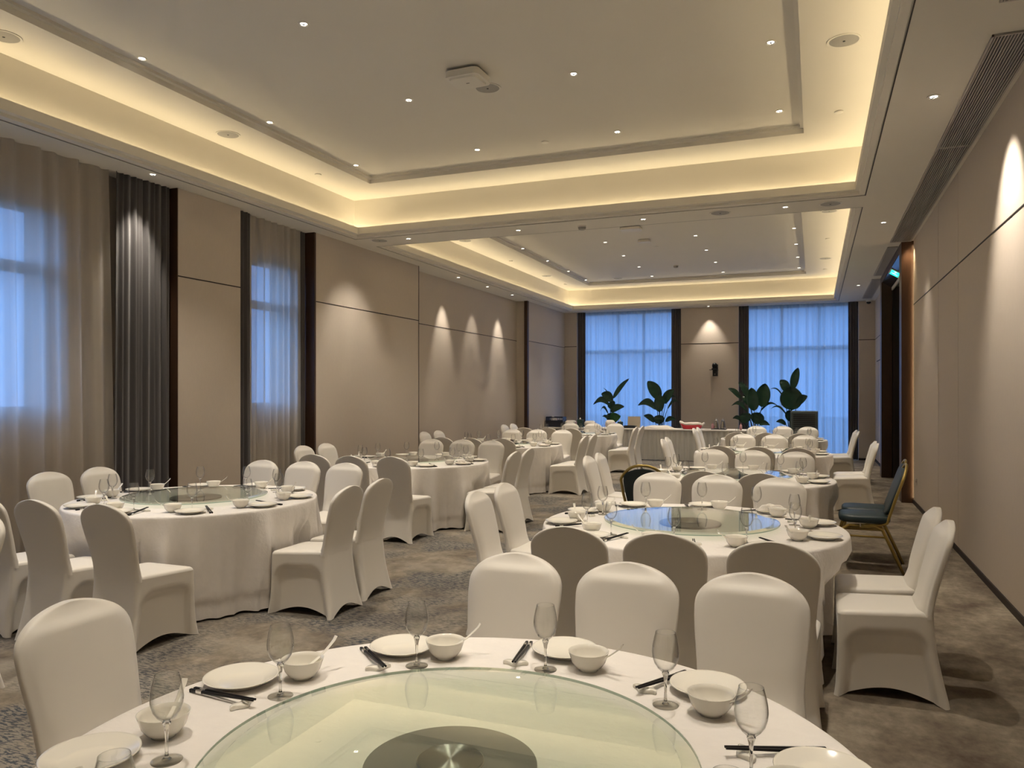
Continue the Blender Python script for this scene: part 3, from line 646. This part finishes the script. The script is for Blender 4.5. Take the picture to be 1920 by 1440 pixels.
for key, pts in ROWS.items():
    tb, side = key[:2], key[2:]; fx, fy, rz = FAC[side]
    for i, (x, y) in enumerate(pts):
        j = random.uniform(-.022, .022); ox, oy = x + fx * .283, y + fy * .283
        blue = key == 'T2right' or (key == 'T2near' and i == 0)
        tn = TB[tb][2] if tb in TB else 'left row'
        if key == 'L0far': lb = 'white covered chair cut by the left picture edge'
        elif blue and side == 'right': lb = 'gold-framed teal chair beside the %s, %s one' % (tn, ('farther', 'nearer')[i])
        elif blue: lb = 'dark teal chair half hidden at the near side of the %s' % tn
        elif len(pts) == 3: lb = 'white covered chair on the %s side of the %s, %s of three' % (side, tn, three[side][i])
        else:
            near_first = pts[0][1] < pts[1][1]; lb = 'white covered chair on the %s side of the %s, %s of the pair' % (side, tn, 'nearer' if (i == 0) == near_first else 'farther')
        (PB if blue else PC)((ox, oy, 0), rz + j, lb, 'gold-framed teal chairs' if blue else 'white covered chairs around the round tables')
        chairs.append((ox, oy, rz + j))

# ------------------------------------------------------------------ tables, cloths, turntables
TZ = .72; RT = .935
def table(key):
    cx, cy, tn = TB[key]; rnd = random.Random(hash(key) % 1000 if False else sum(map(ord, key)) * 7)
    t = thing('round_table', 'round banquet table under the floor-length cloth of the %s' % tn, 'table', (cx, cy, 0), 0, 'round banquet tables')
    MB().lathe([(0, .688), (.90, .688), (.915, .692), (.915, .709), (.90, .713), (0, .713)], 64).build('tabletop', 'amber', t, smooth=40)
    MB().lathe([(0, .0), (.26, .0), (.26, .03), (.06, .06), (.045, .12), (.045, .62), (.10, .688), (0, .688)], 24).build('pedestal', 'dark', t, smooth=40)
    N = 300; ks = [(rnd.choice((8, 10, 12)), rnd.uniform(0, 6.28), .40), (rnd.choice((14, 18, 20)), rnd.uniform(0, 6.28), .55), (rnd.choice((26, 30)), rnd.uniform(0, 6.28), .30), (4, rnd.uniform(0, 6.28), .25)]
    near = [(ox - cx, oy - cy, rz) for ox, oy, rz in chairs if (ox - cx) ** 2 + (oy - cy) ** 2 < 4]
    def inside(x, y):
        for ox, oy, rz in near:
            dx, dy = x - ox, y - oy; lx = dx * math.cos(rz) + dy * math.sin(rz); ly = -dx * math.sin(rz) + dy * math.cos(rz)
            if abs(lx) < .26 and -.3 < ly < .29: return True
        return False
    push = []
    for j in range(N):
        a = 2 * PI * j / N; r = 1.05
        while r > .6 and inside(r * math.cos(a), r * math.sin(a)): r -= .01
        push.append(r)
    push = [min(push[(j + k) % N] + .13 * (k / 7) ** 2 for k in range(-8, 9)) for j in range(N)]
    rows = [[(0, 0, TZ)] * N]
    for r in (.3, .6, .85, .915): rows.append([(r * math.cos(2 * PI * j / N), r * math.sin(2 * PI * j / N), TZ) for j in range(N)])
    for r, z in ((.926, TZ - .001), (.933, TZ - .006), (.936, TZ - .015)): rows.append([(r * math.cos(2 * PI * j / N), r * math.sin(2 * PI * j / N), z) for j in range(N)])
    for z in (.68, .63, .57, .51, .46, .42, .36, .30, .24, .18, .125, .122, .08, .04, .012):
        row = []; d = 1 - z / TZ
        for j in range(N):
            a = 2 * PI * j / N; f = sum(w * (1.2 - 2 * abs(math.sin(k * a / 2 + p + .18 * d)) ** .9) for k, p, w in ks)
            r = .937 + .032 * d + .085 * f * d ** .65 * min(1, .35 + d * 1.6)
            lim = push[j]; blend = sstep(.62, .44, z)
            if r > lim: r = r + (lim - .055 + .052 * f - r) * blend
            if abs(z - .122) < .001: r -= .0015
            row.append((r * math.cos(a), r * math.sin(a), z + (.012 * abs(f) if z < .02 else 0)))
        rows.append(row)
    c = MB().grid(rows, cv=True).build('tablecloth', 'cloth', smooth=True, loc=(cx, cy, 0)); tag(c, 'white floor-length cloth draped over the %s' % tn, 'tablecloth', 'round white tablecloths')
for k in TB: table(k)
ls = thing('turntable', '', 'turntable')
MB().lathe([(0, 0), (.19, 0), (.192, .003), (.192, .012), (.188, .014), (0, .014)], 64).build('swivel_base', 'disc', ls, smooth=40)
MB().lathe([(.074, .014), (.075, .016), (.075, .021), (.072, .023), (0, .0235)], 64).build('swivel_cap', 'cap', ls, smooth=30)
RG = .545
gt = MB().lathe([(0, .036), (RG - .045, .036), (RG - .043, .0352), (RG - .004, .0335), (RG, .031)], 128).build('glass_disc', 'turnglass', ls, smooth=12)
MB().lathe([(RG, .031), (RG + .0005, .028), (RG - .001, .0245)], 128).build('glass_edge', 'turnedge', ls, smooth=True)
PT = Placer(ls)
for k in TB:
    cx, cy, tn = TB[k]; PT((cx, cy, TZ + .001), random.uniform(0, 6), 'round glass turntable at the centre of the %s' % tn, 'glass turntables')
# place setting pieces
pl = tag(MB().lathe([(0, .004), (.055, .004), (.058, 0), (.064, 0), (.066, .006), (.085, .012), (.102, .020), (.105, .0225), (.1035, .024), (.098, .0215), (.083, .0155), (.066, .0095), (.06, .008), (0, .008)], 48).build('plate', 'porcelain', smooth=True), '', 'plate')
bw = tag(MB().lathe([(0, .004), (.022, .004), (.024, 0), (.028, 0), (.029, .005), (.040, .011), (.051, .026), (.057, .044), (.061, .056), (.0615, .0575), (.0600, .0572), (.0555, .046), (.0495, .028), (.038, .0145), (.024, .009), (0, .008)], 44).build('rice_bowl', 'porcelain', smooth=True), '', 'bowl')
# soup spoon, bowl end at origin, handle along +x rising
def make_spoon():
    t = thing('soup_spoon', '', 'spoon'); rows = []
    prof = [(-.022, .004, .010), (-.019, .013, .004), (-.010, .018, .001), (0, .020, 0), (.012, .018, .001), (.022, .012, .006)]
    for up in (0, 1):
        for (x, w, z) in (prof if not up else list(reversed(prof))):
            row = []
            for j in range(9):
                u = -1 + j / 4; row.append((x, w * u, z + .010 * u * u * (.5 + w / .04) + (.0022 if up else 0)))
            rows.append(row)
    MB().grid(rows, cu=True).build('spoon_bowl', 'porcelain', t, smooth=60)
    rows = []
    for i in range(13):
        u = i / 12; x = .020 + .098 * u; z = .012 + .052 * u + .006 * math.sin(PI * u) * (-1) + (.004 if u > .93 else 0); w = .0062 - .0012 * math.sin(PI * u) + .0018 * u
        rows.append([(x, w * math.cos(2 * PI * j / 12), z + .0024 * math.sin(2 * PI * j / 12) + .0012 * math.cos(2 * PI * j / 12) ** 2) for j in range(12)])
    b = MB(); b.grid(rows, cv=True); b.add(rows[-1], [tuple(range(12))]); b.build('handle', 'porcelain', t, smooth=50)
    return t
sn = make_spoon()
def make_glass():
    t = thing('wine_glass', '', 'wine glass')
    MB().lathe([(.0045, .0885), (.012, .092), (.022, .101), (.0305, .114), (.0352, .130), (.0362, .143), (.0348, .160), (.031, .178), (.0272, .193), (.0267, .1955), (.0258, .1955), (.0262, .193), (.030, .178), (.0338, .160), (.0352, .143), (.0342, .130), (.0295, .115), (.021, .1025), (.011, .0955), (0, .094)], 40).build('bowl', 'wineglass', t, smooth=True)
    MB().lathe([(0, .004), (.0105, .0045), (.0055, .009), (.0036, .018), (.0034, .04), (.0040, .06), (.0062, .076), (.0095, .086), (.0080, .0905), (0, .0885)], 20).build('stem', 'solidglass', t, smooth=True)
    MB().lathe([(0, .0), (.034, .0), (.0345, .0012), (.033, .0022), (.02, .0042), (.0105, .0060), (0, .0062)], 40).build('foot', 'footglass', t, smooth=True)
    return t
def make_stick():
    t = thing('chopstick', '', 'chopstick')
    def seg(x0, x1, r0, r1, sq): return [[(x, r * math.copysign(abs(math.cos(a)) ** sq, math.cos(a)), r * math.copysign(abs(math.sin(a)) ** sq, math.sin(a))) for a in [2 * PI * (j + .5) / 12 for j in range(12)]] for x, r in ((x0, r0), (x1, r1))]
    b = MB(); rows = [[(-.122, 0, 0)] * 12] + seg(-.122, .074, .0028, .0044, .7) + [[(.074, 0, 0)] * 12]; b.grid(rows, cv=True); b.build('shaft', 'black_lacquer', t, smooth=35)
    b = MB(); b.grid([[(.074, 0, 0)] * 12] + seg(.074, .096, .0049, .0050, .45) + [[(.096, 0, 0)] * 12], cv=True); b.build('silver_band', 'silver', t, smooth=35)
    b = MB(); b.grid([[(.096, 0, 0)] * 12] + seg(.096, .122, .0048, .0050, .45) + [[(.122, 0, 0)] * 12], cv=True); b.build('square_end', 'black_lacquer', t, smooth=35)
    return t
rows = []
for s, z in ((.001, 0), (.96, 0), (1, .003), (.98, .009), (.9, .0115), (.001, .012)):
    row = []
    for j in range(48):
        a = 2 * PI * j / 48; x = .040 * math.copysign(abs(math.cos(a)) ** .8, math.cos(a)); y = .0145 * math.sin(a) * (1 - .25 * math.cos(2 * PI * x / .036 * .5 + PI)) + .004 * math.cos(x / .036 * 4.2)
        dip = -.0035 * math.exp(-(x / .011) ** 2) if z > .008 else 0
        row.append((x * s, y * s, z + dip))
    rows.append(row)
rs = tag(MB().grid(rows, cv=True).build('chopstick_rest', 'porcelain', smooth=55), '', 'chopstick rest')
PP, PBW, PSP, PG, PCS, PR = Placer(pl), Placer(bw), Placer(sn), Placer(make_glass()), Placer(make_stick()), Placer(rs)
SEAT = ['back right corner', 'far right seat', 'far middle seat', 'far left seat', 'back left corner', 'front left corner', 'near left seat', 'near middle seat', 'near right seat', 'front right corner']
PH = {'T0': 18.5, 'T1': 20, 'T2': 17, 'T3': 21, 'T4': 18, 'L1': 24, 'L2': 20, 'L3': 15, 'L4': 19}
for k, (cx, cy, tn) in TB.items():
    rnd = random.Random(sum(map(ord, k)) + 5)
    for i in range(10):
        a0 = math.radians(PH[k] + 36 * i); jt = lambda s: rnd.uniform(-s, s)
        def pt(r, da, z=TZ):
            a = a0 + math.radians(da); return (cx + r * math.cos(a), cy + r * math.sin(a), z)
        w = '%s of the %s' % (SEAT[i], tn)
        PP(pt(.815 + jt(.006), 0 + jt(1), TZ + .0005), jt(3), 'white plate at the ' + w, 'white plates')
        bp = pt(.722 + jt(.008), -9.6 + jt(.8), TZ + .0005)
        PBW(bp, jt(3), 'small white bowl at the ' + w, 'white bowls')
        ang = a0 - math.radians(94) + jt(.3)
        tl = -.28
        PSP((bp[0] + .004 * math.cos(ang), bp[1] + .004 * math.sin(ang), TZ + .0165), 0, 'porcelain spoon in the bowl at the ' + w, 'porcelain spoons', tilt=(0, -.10, ang))
        PG(pt(.655 + jt(.012), -1 + jt(1), TZ + .0006), jt(3), 'clear wine glass at the ' + w, 'wine glasses')
        sa = a0 + math.radians(8.6) + jt(.04); c0 = pt(.752 + jt(.006), 8.2, TZ + .0155)
        for q_, nm in ((-1, 'one chopstick, clockwise of its pair, at the '), (1, 'one chopstick, counter-clockwise of its pair, at the ')):
            ox, oy = -math.sin(sa) * .0056 * q_, math.cos(sa) * .0056 * q_
            PCS((c0[0] + ox, c0[1] + oy, c0[2] - .0013), 0, nm + w, 'black chopsticks', tilt=(0, .075, sa + .012 * q_))
        PR(pt(.675, 8.4, TZ + .0005), sa + PI / 2, 'white chopstick rest at the ' + w, 'chopstick rests')
# crumpled napkins lying on some plates
def cloth_lump(name, loc, rz, hx, hy, h, seed, m, label, cat, group=None, n=22):
    rnd = random.Random(seed); ph = [(rnd.uniform(8, 26), rnd.uniform(8, 26), rnd.uniform(0, 6), rnd.uniform(.2, 1)) for _ in range(5)]
    rows = []
    for i in range(n + 1):
        row = []
        for j in range(n + 1):
            u, v = -1 + 2 * i / n, -1 + 2 * j / n; e = (1 - u ** 6) * (1 - v ** 6)
            wv = sum(w * math.sin(a * u * .35 + b * v * .35 + p) for a, b, p, w in ph) / 3
            row.append((hx * u * (1 + .12 * math.sin(3 * v + seed)), hy * v * (1 + .12 * math.sin(4 * u + seed)), h * e * (.55 + .45 * wv) * (1 if e > 0 else 0) + .001))
        rows.append(row)
    b = MB(); b.grid(rows); b.grid([[(x, y, 0) for x, y, z in r] for r in rows])
    b.grid([rows[0], [(x, y, 0) for x, y, z in rows[0]]]); b.grid([rows[-1], [(x, y, 0) for x, y, z in rows[-1]]]); b.grid([[r[0], (r[0][0], r[0][1], 0)] for r in rows]); b.grid([[r[-1], (r[-1][0], r[-1][1], 0)] for r in rows])
    o = b.build(name, m, smooth=60, loc=loc); o.rotation_euler = (0, 0, rz); return tag(o, label, cat, group)
def setpos(k, i, r=.815, da=0):
    cx, cy, _ = TB[k]; a = math.radians(PH[k] + 36 * i + da); return cx + r * math.cos(a), cy + r * math.sin(a)
x, y = setpos('T1', 1); cloth_lump('napkin', (x, y, TZ + .025), .4, .085, .05, .045, 3, 'towel', 'crumpled white napkin on the far right plate of the second right-hand table', 'napkin')
x, y = setpos('L2', 9, .80); cloth_lump('napkin', (x, y, TZ + .025), 1.0, .045, .03, .03, 5, 'towel', 'small folded white napkin on a plate of the second left-hand table', 'napkin')
# little stand with cups on the third left-hand table
cs = thing('condiment_stand', 'small dark condiment tray with jars on the third left-hand table', 'condiment tray', (-4.52, 11.46, TZ + .0385), .1)
MB().box(-.10, .10, -.06, .06, 0, .01).build('tray', 'dark', cs, bevel=.003); MB().lathe([(.03, .01), (.035, .07), (.028, .075), (0, .075)], 20, (-.055, 0, 0)).build('jar', 'porcelain', cs, smooth=40)
MB().box(-.022, .022, -.03, .03, .01, .065).build('brown_box', 'wood', cs, bevel=.002); MB().lathe([(.03, .01), (.03, .06), (.0, .068)], 20, (.06, 0, 0)).build('jar', 'plastic_white', cs, smooth=40)

# ------------------------------------------------------------------ buffet table along the end wall
BX0, BX1, BY0, BY1, BZ = -6.24, -1.22, 17.95, 18.6, .735
bt = thing('buffet_table', 'long buffet table with grey-white pleated skirt along the end wall', 'table', (0, 0, 0))
MB().box(BX0 - .01, BX1 + .01, BY0 - .02, BY1 + .01, BZ - .03, BZ).build('top_cloth', 'cloth', bt, bevel=.006)
rnd = random.Random(4); n = 700; pts = []
for i in range(n + 1):
    u = i / n; x = BX0 + (BX1 - BX0) * u; s = math.sin(2 * PI * x / .125 + .6 * math.sin(x * 3)); pts.append((x, BY0 + .010 - .020 * math.copysign(abs(s) ** .6, s)))
top = [(x, BY0 + (y - BY0) * .55) for x, y in pts]
rows = [[(x, y - .004, BZ - .03) for x, y in top], [(x, y - .004, BZ - .075) for x, y in top], [(x, y, .40) for x, y in pts], [(x, y, .012) for x, y in pts]]
MB().grid(rows).build('pleated_skirt', 'skirt', bt, smooth=True)
pe = MB()
for X in (BX0, BX1):
    r_ = [(X + .012 * math.sin(2 * PI * y_ / .125), y_) for y_ in [BY0 + (BY1 - BY0) * i / 60 for i in range(61)]]; pe.grid([[(x, y, BZ - .03) for x, y in r_], [(x, y, .012) for x, y in r_]])
pe.build('end_skirt', 'skirt', bt, smooth=True)
# things on it
def bxy(u, y=18.25):      # a point at picture column u on the line y = const
    xc = (u - 960) / 1440; c, s = math.cos(YAW), math.sin(YAW); d = y / (c + xc * s); return d * (-s + xc * c), y
cr_ = thing('storage_crate', 'navy plastic crate at the left end of the buffet table', 'crate', (-6.01, 18.24, BZ + .001), 0)
b = MB(); hx, hy, t_ = .22, .15, .012
b.box(-hx, hx, -hy, hy, 0, .012); b.box(-hx, -hx + t_, -hy, hy, .012, .25); b.box(hx - t_, hx, -hy, hy, .012, .25)
for yy in (-hy, hy - t_):
    b.box(-hx + t_, hx - t_, yy, yy + t_, .012, .14); b.box(-hx + t_, hx - t_, yy, yy + t_, .152, .165); b.box(-hx + t_, hx - t_, yy, yy + t_, .225, .25)
    for i in range(9): xx = -hx + .03 + i * .045; b.box(xx, xx + .010, yy, yy + t_, .165, .225)
b.build('crate_body', 'crate', cr_); b = MB()
b.box(-hx - .01, hx + .01, -hy - .01, -hy + .006, .135, .152); b.box(-hx - .01, hx + .01, hy - .006, hy + .01, .135, .152); b.build('rim', 'crate', cr_)
x, y = -6.06, 18.24; cloth_lump('tissue', (x, y, BZ + .012), .4, .09, .08, .31, 8, 'towel', 'white tissue paper sticking up out of the navy crate', 'tissue')
for i, (u, hx, h, lb) in enumerate(((1070, .15, .165, 'leftmost white towel bundle on the buffet table'), (1106, .14, .16, 'middle white towel bundle on the buffet table'), (1144, .12, .18, 'rightmost white towel bundle on the buffet table'))):
    x, y = bxy(u, 18.3); t = thing('towel_roll', lb, 'towels', (x, y, BZ + .001), .04 * i, 'towel bundles on the buffet table')
    rows = []
    for a_ in range(25):
        xx = -hx + 2 * hx * a_ / 24; e = max(.04, (1 - abs(xx / hx) ** 5)) ** .5; rows.append([(xx, .10 * e * math.cos(2 * PI * j / 20), h / 2 + h / 2 * e * math.copysign(abs(math.sin(2 * PI * j / 20)) ** .8, math.sin(2 * PI * j / 20)) * (1 + .05 * math.sin(9 * xx + i))) for j in range(20)])
    MB().grid(rows, cv=True).build('roll', 'towel', t, smooth=True); MB().tube([(hx * .93, .06 * math.cos(a), h * .55 + .028 * math.sin(a)) for a in [2 * PI * k / 12 for k in range(13)]], .012, 6).build('pink_tie', 'pink', t, smooth=True)
for u, w, h, lb in ((1088, .07, .19, 'dark green box between the towel bundles, left one'), (1163, .06, .15, 'dark green box at the right end of the towel bundles')):
    x, y = bxy(u, 18.14); t = thing('tissue_box', lb, 'box', (x, y, BZ + .001), .1, 'dark green boxes'); MB().box(-w, w, -.06, .06, 0, h).build('carton', 'green_box', t, bevel=.004)
    MB().lathe([(.0, .0), (.03, 0), (.02, .02), (.006, .045), (0, .047)], 12, (0, 0, h)).build('tissue_tuft', 'towel', t, smooth=True)
x, y = bxy(1184, 18.22); lp = thing('open_case', 'open flat black case with beige lid standing upright', 'case', (x, y, BZ + .001), 0)
MB().box(-.20, .12, -.10, .09, 0, .05).build('case_body', 'dark', lp, bevel=.006); m_ = Matrix.Translation((.02, .10, .01)) @ Matrix.Rotation(-.12, 4, 'X')
MB().box(-.13, .16, -.006, .006, 0, .255, m_).build('lid', 'amber', lp, bevel=.003); MB().box(-.14, .17, -.004, .008, -.005, .265, Matrix.Translation((0, .009, 0)) @ m_).build('lid_rim', 'vent', lp, bevel=.003); MB().box(-.17, .09, -.08, .06, .05, .062).build('tray_insert', 'black_lacquer', lp, bevel=.003)
x, y = bxy(1234, 18.12); cloth_lump('folded_cloth', (x, y, BZ + .001), -.08, .36, .10, .10, 13, 'towel', 'crumpled white cloth lying on the buffet table left of the red basin', 'cloth')
x, y = bxy(1297, 18.2); rb = thing('basin', 'red plastic basin lined with a clear bag on the buffet table', 'basin', (x, y, BZ + .001), .05)
rows = []
for w, h, z in ((.19, .11, .0), (.20, .12, .01), (.27, .16, .13), (.262, .152, .13), (.19, .11, .012)):
    rows.append([(w * math.copysign(abs(math.cos(a)) ** .5, math.cos(a)), h * math.copysign(abs(math.sin(a)) ** .5, math.sin(a)), z - .02 * (z > .1) * math.cos(a)) for a in [2 * PI * j / 40 for j in range(40)]])
rows = [[(0, 0, 0)] * 40] + rows + [[(0, 0, .012)] * 40]; MB().grid(rows, cv=True).build('tub', 'red', rb, smooth=45)
rows = []
for s, z in ((1.03, .105), (1.06, .13), (1.0, .15), (.93, .14), (.80, .10)):
    rows.append([((.27 * s + .012 * math.sin(7 * a)) * math.copysign(abs(math.cos(a)) ** .5, math.cos(a)), (.16 * s + .01 * math.sin(9 * a)) * math.copysign(abs(math.sin(a)) ** .5, math.sin(a)), z + .012 * math.sin(5 * a + 1) - .02 * math.cos(a) + .02 * (abs(math.cos(a)) ** 6)) for a in [2 * PI * j / 60 for j in range(60)]])
MB().grid(rows, cv=True).build('bag_liner', 'towel', rb, smooth=True)
x, y = bxy(1327, 18.1); tag(MB().lathe([(0, 0), (.075, 0), (.08, .008), (.05, .018), (0, .02)], 24).build('folded_towel', 'towel', smooth=True, loc=(x, y, BZ + .001)), 'small flat white towel between the red basin and the jugs', 'towel')
x, y = bxy(1348, 18.2); tag(MB().box(-.17, .17, -.12, .12, 0, .014).build('serving_tray', 'dark', bevel=.005, loc=(x, y, BZ + .001)), 'black tray under the steel jugs', 'tray')
jg = thing('steel_jug', '', 'jug')
MB().lathe([(0, 0), (.056, 0), (.06, .006), (.058, .03), (.046, .13), (.038, .17), (.034, .185)], 32).build('body', 'steel', jg, smooth=50)
MB().lathe([(.034, .185), (.039, .19), (.036, .205), (.014, .215), (.012, .226), (.016, .232), (.012, .240), (0, .242)], 28).build('lid', 'steel', jg, smooth=True)
MB().tube([(.036, 0, .19), (.075, 0, .19), (.085, 0, .16), (.08, 0, .09), (.055, 0, .05)], .008, 8).build('handle', 'dark', jg, smooth=True)
MB().tube([(-.03, 0, .175), (-.05, 0, .20), (-.055, 0, .205)], [.012, .009, .006], 8).build('spout', 'steel', jg, smooth=True)
PJ = Placer(jg); PJ((*bxy(1343, 18.2), BZ + .016), 1.3, 'left polished steel jug on the black tray', 'steel jugs'); PJ((*bxy(1355.5, 18.2), BZ + .016), 1.3, 'right polished steel jug on the black tray', 'steel jugs')
def bottle(u, yv, h, lb):
    x, y = bxy(u, yv); t = thing('bottle', lb, 'bottle', (x, y, BZ + .001), 0, 'pink bottles')
    MB().lathe([(0, 0), (.026, 0), (.028, .005), (.028, h * .7), (.012, h * .82)], 20).build('body', 'pink', t, smooth=45); MB().lathe([(.012, h * .82), (.013, h * .84), (.013, h), (0, h)], 16).build('cap', 'pink', t, smooth=45)
bottle(1336, 18.22, .15, 'pink bottle left of the steel jugs'); bottle(1389, 18.05, .15, 'pink bottle near the right end of the buffet table')

# ------------------------------------------------------------------ plants
def leaf(name, base, tip, w, parent, m='leaf', arch=.06, tw=0, pinch=0):
    B, T = Vector(base), Vector(tip); d = T - B; L = d.length; dn = d.normalized(); view = Vector((math.sin(tw), -math.cos(tw), 0)); sd = dn.cross(view).normalized(); nm = sd.cross(dn).normalized()
    rows = []
    for i in range(17):
        t = i / 16; prof = max(.0, math.sin(PI * t ** .85)) ** .62 * (1 - .25 * t); half = w / 2 * prof
        c = B + d * t + Vector((0, 0, arch * math.sin(PI * t))) + nm * .02 * math.sin(PI * t)
        rows.append([c + sd * half * s_ + nm * (.10 * w * (abs(s_) ** 1.3) + .004 * math.sin(24 * t + 2 * s_)) for s_ in (-1, -.75, -.5, -.25, 0, .25, .5, .75, 1)])
    o = MB().grid([[tuple(p) for p in r] for r in rows]).build(name, m, parent, smooth=True); s = o.modifiers.new('t', 'SOLIDIFY'); s.thickness = .002; return o
def plant(x, y, leaves, label, zoom_x):
    t = thing('potted_plant', label, 'plant', (x, y, 0), 0, 'big-leaved potted plants by the end windows')
    MB().lathe([(0, 0), (.11, 0), (.12, .01), (.15, .27), (.155, .30), (.14, .30), (.135, .27), (0, .26)], 28).build('pot', 'pot', t, smooth=45)
    MB().lathe([(.136, .265), (0, .27)], 24).build('soil', 'soil', t)
    for i, (bx_, bz, tx, tz, w, dy, kind) in enumerate(leaves):
        K = .00227; b0 = ((bx_ - zoom_x) * K, dy * .5, 2.308 - K * bz); t0 = ((tx - zoom_x) * K, dy, 2.308 - K * tz)
        leaf('leaf', b0, t0, w * K * 1.22, t, 'leaf_light' if kind == 'l' else 'leaf', arch=.05 if kind != 'a' else .14)
        st = [(random.uniform(-.03, .03), random.uniform(-.03, .03), .26), (b0[0] * .35, dy * .2, .26 + (b0[2] - .26) * .55), (b0[0] * .8, dy * .4, .26 + (b0[2] - .26) * .88), b0]
        MB().tube(st, [.012, .010, .008, .006], 7).build('stem', 'stem', t, smooth=True)
YP = 19.15
plant(*bxy(1149, YP), [(850, 385, 1038, 160, 48, -.05, ''), (845, 410, 712, 325, 95, .05, ''), (830, 395, 722, 262, 10, .1, ''), (815, 455, 630, 452, 62, -.1, 'a'), (825, 530, 985, 470, 70, -.06, ''), (790, 560, 690, 525, 26, .1, 'a'), (830, 640, 955, 575, 100, -.16, 'l'), (800, 620, 725, 585, 30, 0, ''), (850, 500, 800, 430, 90, .08, ''), (840, 640, 780, 560, 90, .05, '')], 'potted plant with one tall raised leaf at the left end window', 845)
plant(*bxy(1237, YP), [(1345, 390, 1215, 190, 120, -.05, ''), (1375, 440, 1492, 280, 85, .05, ''), (1340, 530, 1350, 330, 105, -.1, ''), (1315, 500, 1102, 458, 75, -.05, 'a'), (1400, 450, 1525, 385, 20, .1, 'a'), (1420, 500, 1550, 435, 26, .1, 'a'), (1290, 640, 1165, 570, 60, 0, ''), (1400, 630, 1520, 610, 50, 0, ''), (1345, 660, 1330, 560, 110, -.1, '')], 'potted plant at the right side of the left end window', 1340)
plant(*bxy(1417, YP), [(490, 370, 385, 205, 62, .1, ''), (410, 380, 278, 272, 50, .05, ''), (545, 510, 520, 265, 120, -.1, ''), (620, 470, 655, 222, 135, 0, ''), (480, 520, 312, 458, 44, 0, 'a'), (420, 610, 322, 592, 40, .1, ''), (600, 520, 785, 462, 24, .1, 'a'), (600, 650, 705, 655, 50, -.1, ''), (470, 640, 430, 540, 120, .05, ''), (560, 650, 600, 530, 130, .05, ''), (500, 450, 440, 340, 90, .1, '')], 'potted plant left of the right end window, nearest the wall camera', 560)
plant(*bxy(1481, YP), [(930, 290, 986, 62, 78, -.05, ''), (890, 320, 812, 185, 85, .05, ''), (925, 500, 915, 250, 205, -.05, ''), (975, 440, 1075, 350, 75, -.1, ''), (920, 490, 822, 440, 56, 0, ''), (880, 560, 712, 490, 20, .1, 'a'), (860, 400, 700, 288, 14, .1, 'a'), (870, 650, 770, 620, 44, 0, ''), (910, 620, 900, 500, 90, .05, '')], 'tallest potted plant beside the grey air cooler', 905)
# air cooler
x, y = bxy(1508, 18.6); ac = thing('air_cooler', 'grey upright air cooler with louvres by the right end window', 'air cooler', (x, y, 0), 0)
MB().box(-.29, .29, -.20, .20, .06, 1.17).build('housing', 'cooler', ac, bevel=.02)
for i in range(9): MB().box(-.23, .23, -.215, -.195, .72 + i * .045, .738 + i * .045).build('louvre', 'dark', ac)
MB().box(-.23, .23, -.21, -.2, .30, .62).build('lower_panel', 'dark', ac, bevel=.004)
for sx_ in (-1, 1):
    for sy_ in (-1, 1): MB().lathe([(0, 0), (.03, 0), (.03, .06), (0, .06)], 14, (sx_ * .24, sy_ * .15, 0)).build('caster', 'dark', ac, smooth=40)
print('objects', len(bpy.data.objects))
